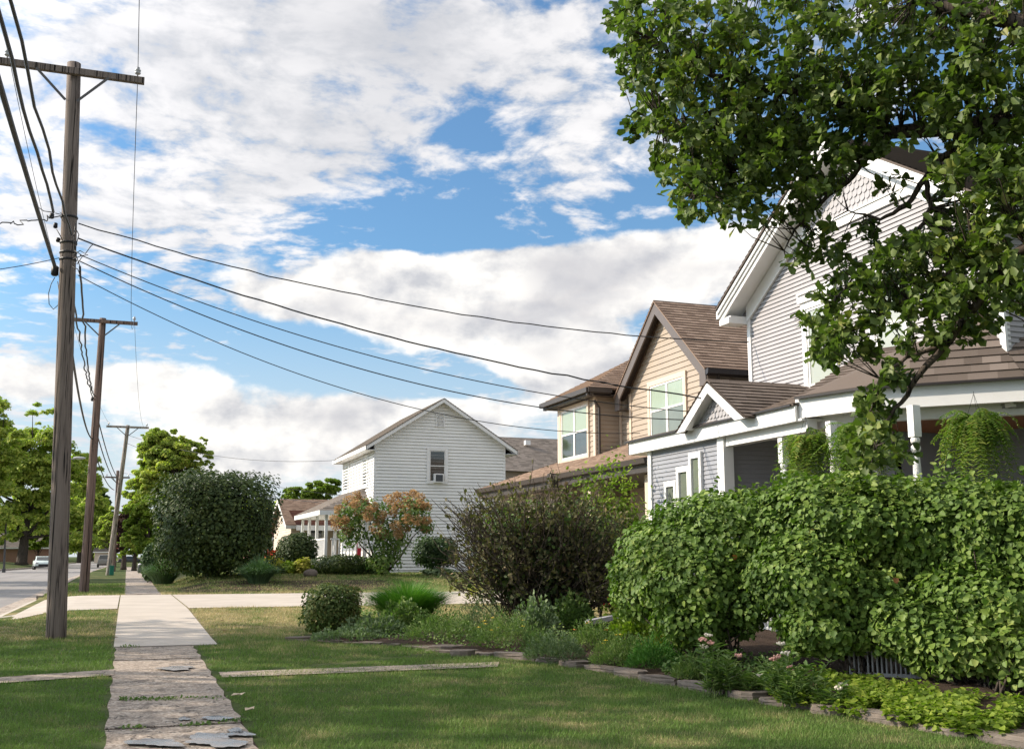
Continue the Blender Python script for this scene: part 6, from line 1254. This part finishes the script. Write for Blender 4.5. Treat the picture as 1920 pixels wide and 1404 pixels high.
# hardware on the first pole
def blk(px, py, w, h, lbn='splice_box', root=r1_, D=d1_): c = atD(px, py, D); mb = MB(); mb.lathe(c-(0, 0, h*D/F/2), [(w*D/F*.3, 0), (w*D/F*.5, h*D/F*.12), (w*D/F*.5, h*D/F*.88), (w*D/F*.3, h*D/F)], 10); mb.build(lbn, M['black'], root, True)
blk(103, 508, 14, 20); blk(97, 405, 9, 11, 'clamp'); blk(104, 423, 8, 11, 'clamp'); blk(109, 450, 8, 9, 'clamp')
for yb_ in (428, 478, 497, 510):
    c = axis1(yb_); mb = MB(); mb.lathe(c, [(.140, -.018), (.146, 0), (.140, .018)], 18); mb.build('band', M['black'], r1_)
mb = MB()
lp = [(103, 520), (96, 532), (91, 550), (92, 570), (100, 580), (109, 572), (111, 550), (108, 528)]; mb.tube([atD(x, y, d1_-.05) for x, y in lp], .007, 5)
for q in [[(98, 398), (82, 396), (68, 386)], [(104, 400), (120, 404), (112, 398)], [(106, 430), (112, 440), (118, 452)], [(140, 425), (148, 440), (140, 470), (150, 500)], [(138, 478), (150, 470), (160, 476), (170, 462), (175, 458)], [(140, 470), (155, 480), (145, 495), (139, 492)], [(136, 500), (146, 505), (150, 515)], [(142, 418), (138, 450), (142, 480)], [(137, 486), (152, 480), (165, 478)]]: mb.tube([atD(x, y, d1_-.2) for x, y in q], .008, 5)
mb.build('jumper_wires', M['cable'], r1_, True)
def hang(p, q, sag, n=28): return [p+(q-p)*u-np.array([0, 0, 4*sag*u*(1-u)]) for u in np.linspace(0, 1, n)]
def wire(label, p, q, r, sag=None, through=None, mat='cable', twist=0., name='overhead_wire', group='wires strung between the poles', cat='wire'):
    p, q = np.asarray(p, float), np.asarray(q, float)
    if through is not None:
        lo, hi = -1.5, 4.0
        for _ in range(30):
            sg = (lo+hi)/2; pts = [proj(x) for x in hang(p, q, sg, 80) if (x-C0)@FW > .5]; pts = sorted(pts); xs = [a for a, b in pts]; ys = [b for a, b in pts]; y_ = np.interp(through[0], xs, ys)
            if y_ < through[1]: lo = sg
            else: hi = sg
        sag = sg
    pts = hang(p, q, sag or 0, 40); mb = MB()
    if twist:
        pts = [x+rs.normal(size=3)*twist for x in pts]; pts[0], pts[-1] = p, q
    mb.tube(pts, r, 6); return single(name, mb, M[mat], label, cat, group, smooth=True, base=(p+q)/2)
e2_ = P2[4]; e3_ = P3[4]; far = lambda p, y=-14: np.array([p[0], y, p[2]+.3])
wire('thin wire on the outer crossarm end leaving the nearest pole overhead', e1_[1], far(e1_[1]), .006, .5); wire('thin wire on the road end of the crossarm leaving the nearest pole overhead', e1_[0], far(e1_[0]), .006, .5)
wire('thin wire dropping straight down the sky from the nearest pole to the second', e1_[1], e2_[1], .006, None, (252, 470)); wire('thin wire between the road ends of the first two crossarms', e1_[0], e2_[0], .006, .35)
wire('thin wire between the second pole and the pale leaning pole on the lawn side', e2_[1], e3_[1], .006, None, (258, 720)); wire('thin wire between the second pole and the pale leaning pole on the road side', e2_[0], e3_[0], .006, .4)
A_, B_, C1_ = atD(103, 500, d1_-.1), atD(100, 398, d1_-.1), atD(134, 440, d1_-.18)
wire('thickest black cable running overhead to the splice box on the nearest pole', A_, np.array([A_[0]-.1, -14, A_[2]+.1]), .032, .35, name='overhead_cable', cat='cable')
wire('black cable running overhead to the upper clamps on the nearest pole', B_, np.array([B_[0]-.1, -14, B_[2]+.1]), .023, .5, None, twist=.012, name='overhead_cable', cat='cable')
wire('twisted cable crossing the face of the nearest pole from overhead', C1_, np.array([C1_[0]-.15, -14, C1_[2]+.5]), .018, .9, twist=.012, name='overhead_cable', cat='cable')
d2_, d3_ = P2[3], P3[3]
wire('cable sagging from the middle of the nearest pole to the clamp of the second pole', atD(150, 500, d1_), atD(178, 742, d2_), .018, None, (160, 640), twist=.012, name='overhead_cable', cat='cable')
wire('cable hugging the pole then dropping to the second pole', atD(138, 560, d1_), atD(176, 748, d2_), .016, .25, twist=.012, name='overhead_cable', cat='cable'); wire('lowest cable from the nearest pole to the second pole', atD(134, 655, d1_), atD(172, 822, d2_), .022, .3, name='overhead_cable', cat='cable')
blk(174, 748, 7, 8, 'clamp', P2[0], d2_)
for i, (a, b, c_) in enumerate([((178, 760), (222, 898), 'upper cable of three between the second pole and the pale leaning pole'), ((176, 790), (219, 905), 'middle cable of three between the second pole and the pale leaning pole'), ((172, 830), (214, 918), 'lowest cable of three between the second pole and the pale leaning pole')]): wire(c_, atD(*a, d2_), atD(*b, d3_), .022, .35, name='overhead_cable', cat='cable')
# drops to the houses
YH = 18.2
for lb, a, b, X_, thr, r in [('highest service wire crossing the tan gable to the grey house corner', (147, 419), (1404, 641), 11.4, (830, 583), .011), ('twisted service wire ending at the little porch gable', (147, 447), (1332, 748), 9.55, (620, 602), .014),
        ('service wire just below the twisted one, drawn across the bay', (150, 478), (1300, 772), 9.7, (620, 646), .009), ('slack service wire passing under the bay window head', (150, 490), (1290, 787), 9.7, (700, 698), .010), ('lowest service wire, passing over the white gable', (146, 516), (1200, 812), 9.7, (700, 745), .008)]:
    wire(lb, atD(*a, d1_), onX(*b, X_), r, None, thr, twist=.006 if r > .01 else 0, name='service_wire', group='service wires from the nearest pole to the houses')
wire('loose twisted wire leaving the nearest pole towards the road', atD(118, 404, d1_), atD(-60, 414, d1_-1.5), .01, .08, twist=.02, name='service_wire', group='service wires from the nearest pole to the houses'); wire('straight thin wire leaving the nearest pole towards the road', atD(118, 482, d1_), atD(-60, 512, d1_-2), .007, .03, name='service_wire', group='service wires from the nearest pole to the houses')
wire('far wire from the pale pole to the eave of the white house', atD(238, 815, d3_), onX(640, 862, 10.0), .012, .6, name='service_wire', group='service wires of the far houses'); wire('far wire from the pale pole dipping behind the white house porch', atD(236, 830, d3_), onY(640, 928, 58), .012, .5, name='service_wire', group='service wires of the far houses')
wire('far wire low over the square shrub', atD(222, 884, P4[3]), onY(640, 945, 64), .012, .3, name='service_wire', group='service wires of the far houses')
mb = MB(); c = G(209, 1079); d_ = d3_; c = atD(209, 1079, d3_-.4); c[2] = float(gz(*c[:2])); mb.box(c[0]-.12, c[1]-.1, c[2], c[0]+.12, c[1]+.1, c[2]+.5); mb.box(c[0]-.14, c[1]-.12, c[2]+.5, c[0]+.14, c[1]+.12, c[2]+.56); single('utility_box', mb, flat('green_box', (.01, .16, .11), .5), 'small green utility box at the foot of the pale pole', 'utility box', bevel=.02)
# street lamps, stop sign
def lamp(px, py, D, tx, ty, hx, hy, lb):
    b = atD(px, py, D); b[2] = float(gz(b[0], b[1])); t_ = atD(tx, ty, D); h_ = atD(hx, hy, D); r_ = thing('street_lamp', b, lb, 'street lamp'); mb = MB(); mb.tube([b, t_], [.11, .07], 10); mb.build('post', M['cable_grey'], r_, True)
    mb = MB(); mb.tube([t_-(0, 0, .2), t_*.6+h_*.4+(0, 0, .25), h_], .035, 6); mb.build('arm', M['porcelain'], r_, True); d = (h_-t_)/np.linalg.norm(h_-t_); mb = MB(); mb.ball(h_+d*.35, .22, 10, 6, 0, (2.0, .8, .45)); mb.build('lamp_head', M['porcelain'], r_, True)
lamp(112, 1066, 75, 116, 868, 140, 861, 'street lamp whose pale head pokes out past the nearest pole'); b = atD(7, 1071, 88); b[2] = float(gz(b[0], b[1])); mb = MB(); mb.tube([b, b+(0, 0, .3), b+(0, 0, .32), atD(12, 960, 88)], [.14, .14, .09, .06], 10); single('sign_post', mb, M['cable_grey'], 'slim grey post standing in front of the large maple across the road', 'post', base=b)
b = atD(218, 1052, 150); b[2] = 0; sg = thing('stop_sign', b, 'red stop sign beyond the short brown pole', 'sign'); c = atD(219, 1031, 150); mb = MB(); mb.tube([b, (b[0], b[1], c[2]+.3)], .04, 6); mb.build('post', M['cable_grey'], sg)
mb = MB(); rr_ = .42; oc_ = [(c[0]+rr_*math.cos(math.pi/8+k*math.pi/4), c[1]-.06, c[2]+rr_*math.sin(math.pi/8+k*math.pi/4)) for k in range(8)]; mb.prism(oc_, (0, .02, 0)); pn = mb.build('sign_panel', flat('sign_red', (.55, .015, .02), .4), sg)
fc = bpy.data.curves.new('lettering', 'FONT'); fc.body = 'STOP'; fc.size = .30; fc.align_x = 'CENTER'; fc.align_y = 'CENTER'; fc.extrude = .002; fo = bpy.data.objects.new('lettering', fc); COL.objects.link(fo); fo.parent = pn; fo.location = np.array([c[0], c[1]-.07, c[2]])-org(sg); fo.rotation_euler = (math.pi/2, 0, 0); fc.materials.append(M['white']); bpy.context.view_layer.update(); lm = bpy.data.meshes.new_from_object(fo); l2 = bpy.data.objects.new('lettering', lm); COL.objects.link(l2); l2.parent = pn; l2.location = fo.location; l2.rotation_euler = fo.rotation_euler; bpy.data.objects.remove(fo); l2.name = 'lettering'
# ------------------------------------------------------------------ cars
def car(name, label, loc, rz, body, kind):
    t_ = thing(name, (0, 0, 0), label, 'car', None)
    pr = {'sedan': ([(-2.2, .35), (-2.22, .62), (-2.05, .85), (-1.2, .95), (1.3, .98), (2.05, .95), (2.2, .75), (2.22, .4)], [(-1.15, .94), (-.45, 1.40), (.75, 1.43), (1.55, .97)]),
          'suv': ([(-2.2, .4), (-2.25, .75), (-2.1, 1.02), (-1.15, 1.1), (2.2, 1.12), (2.25, .9), (2.25, .45)], [(-1.1, 1.09), (-.4, 1.68), (1.9, 1.72), (2.18, 1.1)])}[kind]
    def ext(pf, hw, top_in=0.): z0 = min(p[1] for p in pf); z1 = max(p[1] for p in pf); return [[(s_*(hw-top_in*(z-z0)/(z1-z0)), y, z) for y, z in pf] for s_ in (-1, 1)]
    def solid(pf, hw, ti): A, B = ext(pf, hw, ti); n = len(A); mb = MB(); mb.add(A+B, [tuple(range(n)), tuple(range(2*n-1, n-1, -1))]+[(i, n+i, n+(i+1) % n, (i+1) % n) for i in range(n)]); return mb
    solid(pr[0], .9, .06).build('body', body, t_, True, bevel=.06); rf_ = solid(pr[1], .80, .14).build('cabin', body, t_, True, bevel=.04)
    A = pr[1]; w = MB()
    def q(i, u): return (A[i][0]*(1-u)+A[i+1][0]*u, A[i][1]*(1-u)+A[i+1][1]*u)
    for i, nm in ((0, 'windscreen'), (len(A)-2, 'rear_window')):
        g = MB(); p0, p1 = q(i, .12), q(i, .9); sg_ = -1 if i == 0 else 1; g.add([(-.68, p0[0]+sg_*.02, p0[1]+.015), (.68, p0[0]+sg_*.02, p0[1]+.015), (.60, p1[0]+sg_*.02, p1[1]+.015), (-.60, p1[0]+sg_*.02, p1[1]+.015)], [(0, 1, 2, 3)]); g.build(nm, M['glass'], t_)
    for s_ in (-1, 1):
        g = MB(); z0, z1 = A[0][1]+.04, A[1][1]-.08; g.add([(s_*.80, A[0][0]+.3, z0), (s_*.80, A[-1][0]-.2, z0), (s_*.70, A[-2][0]-.05, z1), (s_*.70, A[1][0]+.1, z1)], [(0, 1, 2, 3)]); g.build('side_window', M['glass'], t_)
        for y in (-1.35, 1.35):
            m = MB(); m.tube([(s_*.70, y, .32), (s_*.92, y, .32)], .32, 18); wh = m.build('wheel', M['black'], t_); m = MB(); m.tube([(s_*.90, y, .32), (s_*.93, y, .32)], .19, 14); m.build('rim', M['porcelain'], wh)
        m = MB(); m.ball((s_*.68, -2.17, .70), .14, 8, 6, 0, (1.3, .5, .7)); m.build('headlight', M['porcelain'], t_, True); m = MB(); m.ball((s_*.72, 2.17, .8), .12, 8, 6, 0, (1.1, .4, 1)); m.build('tail_light', M['petal_red'], t_, True)
    m = MB(); m.box(-.5, -2.27, .42, .5, -2.2, .60); m.build('grille', M['black'], t_); m = MB(); m.box(-.88, -2.28, .28, .88, -2.1, .40); m.box(-.88, 2.1, .28, .88, 2.28, .42); m.build('bumper', M['gutter'], t_); t_.location = loc; t_.rotation_euler = (0, 0, rz); return t_
p = atD(79, 1064, 118); car('parked_car', 'white car parked across the road under the large maple', (p[0], p[1], float(gz(p[0], p[1]))), .12, flat('white_car', (.62, .70, .68), .25), 'sedan')
p = atD(196, 1052, 150); car('parked_car', 'grey sport utility vehicle far down the road beside the pale pole', (p[0], p[1], float(gz(p[0], p[1]))), math.pi, flat('grey_car', (.30, .29, .28), .3), 'suv')
p = atD(247, 1052, 190); car('parked_car', 'dark car crossing far beyond the end of the walk', (p[0], p[1], float(gz(p[0], p[1]))), 1.57, flat('dark_car', (.06, .06, .07), .3), 'sedan')
b = atD(265, 1066, 72); b[2] = float(gz(b[0], b[1])); tb = thing('trash_bin', b, 'small black bin with a pale lid at the edge of the walk', 'bin'); mb = MB(); mb.lathe(b, [(.2, 0), (.24, .15), (.26, .5), (.24, .55)], 14); mb.build('body', M['black'], tb, True); mb = MB(); mb.lathe(b+(0, 0, .55), [(.25, 0), (.22, .08), (.05, .13)], 14); mb.build('lid', M['porcelain'], tb, True)
# things on the white porch
c = onY(672, 1032, 48.6); mb = MB(); mb.box(c[0]-.05, c[1]-.02, c[2]-.3, c[0]+.12, c[1], c[2]+.12); mb.tube([c-(0.05, 0, .55), c+(-.05, 0, .35)], .015, 6); single('garden_flag', mb, flat('red_cloth', (.55, .03, .05), .8), 'red garden flag in front of the white porch railing', 'flag')
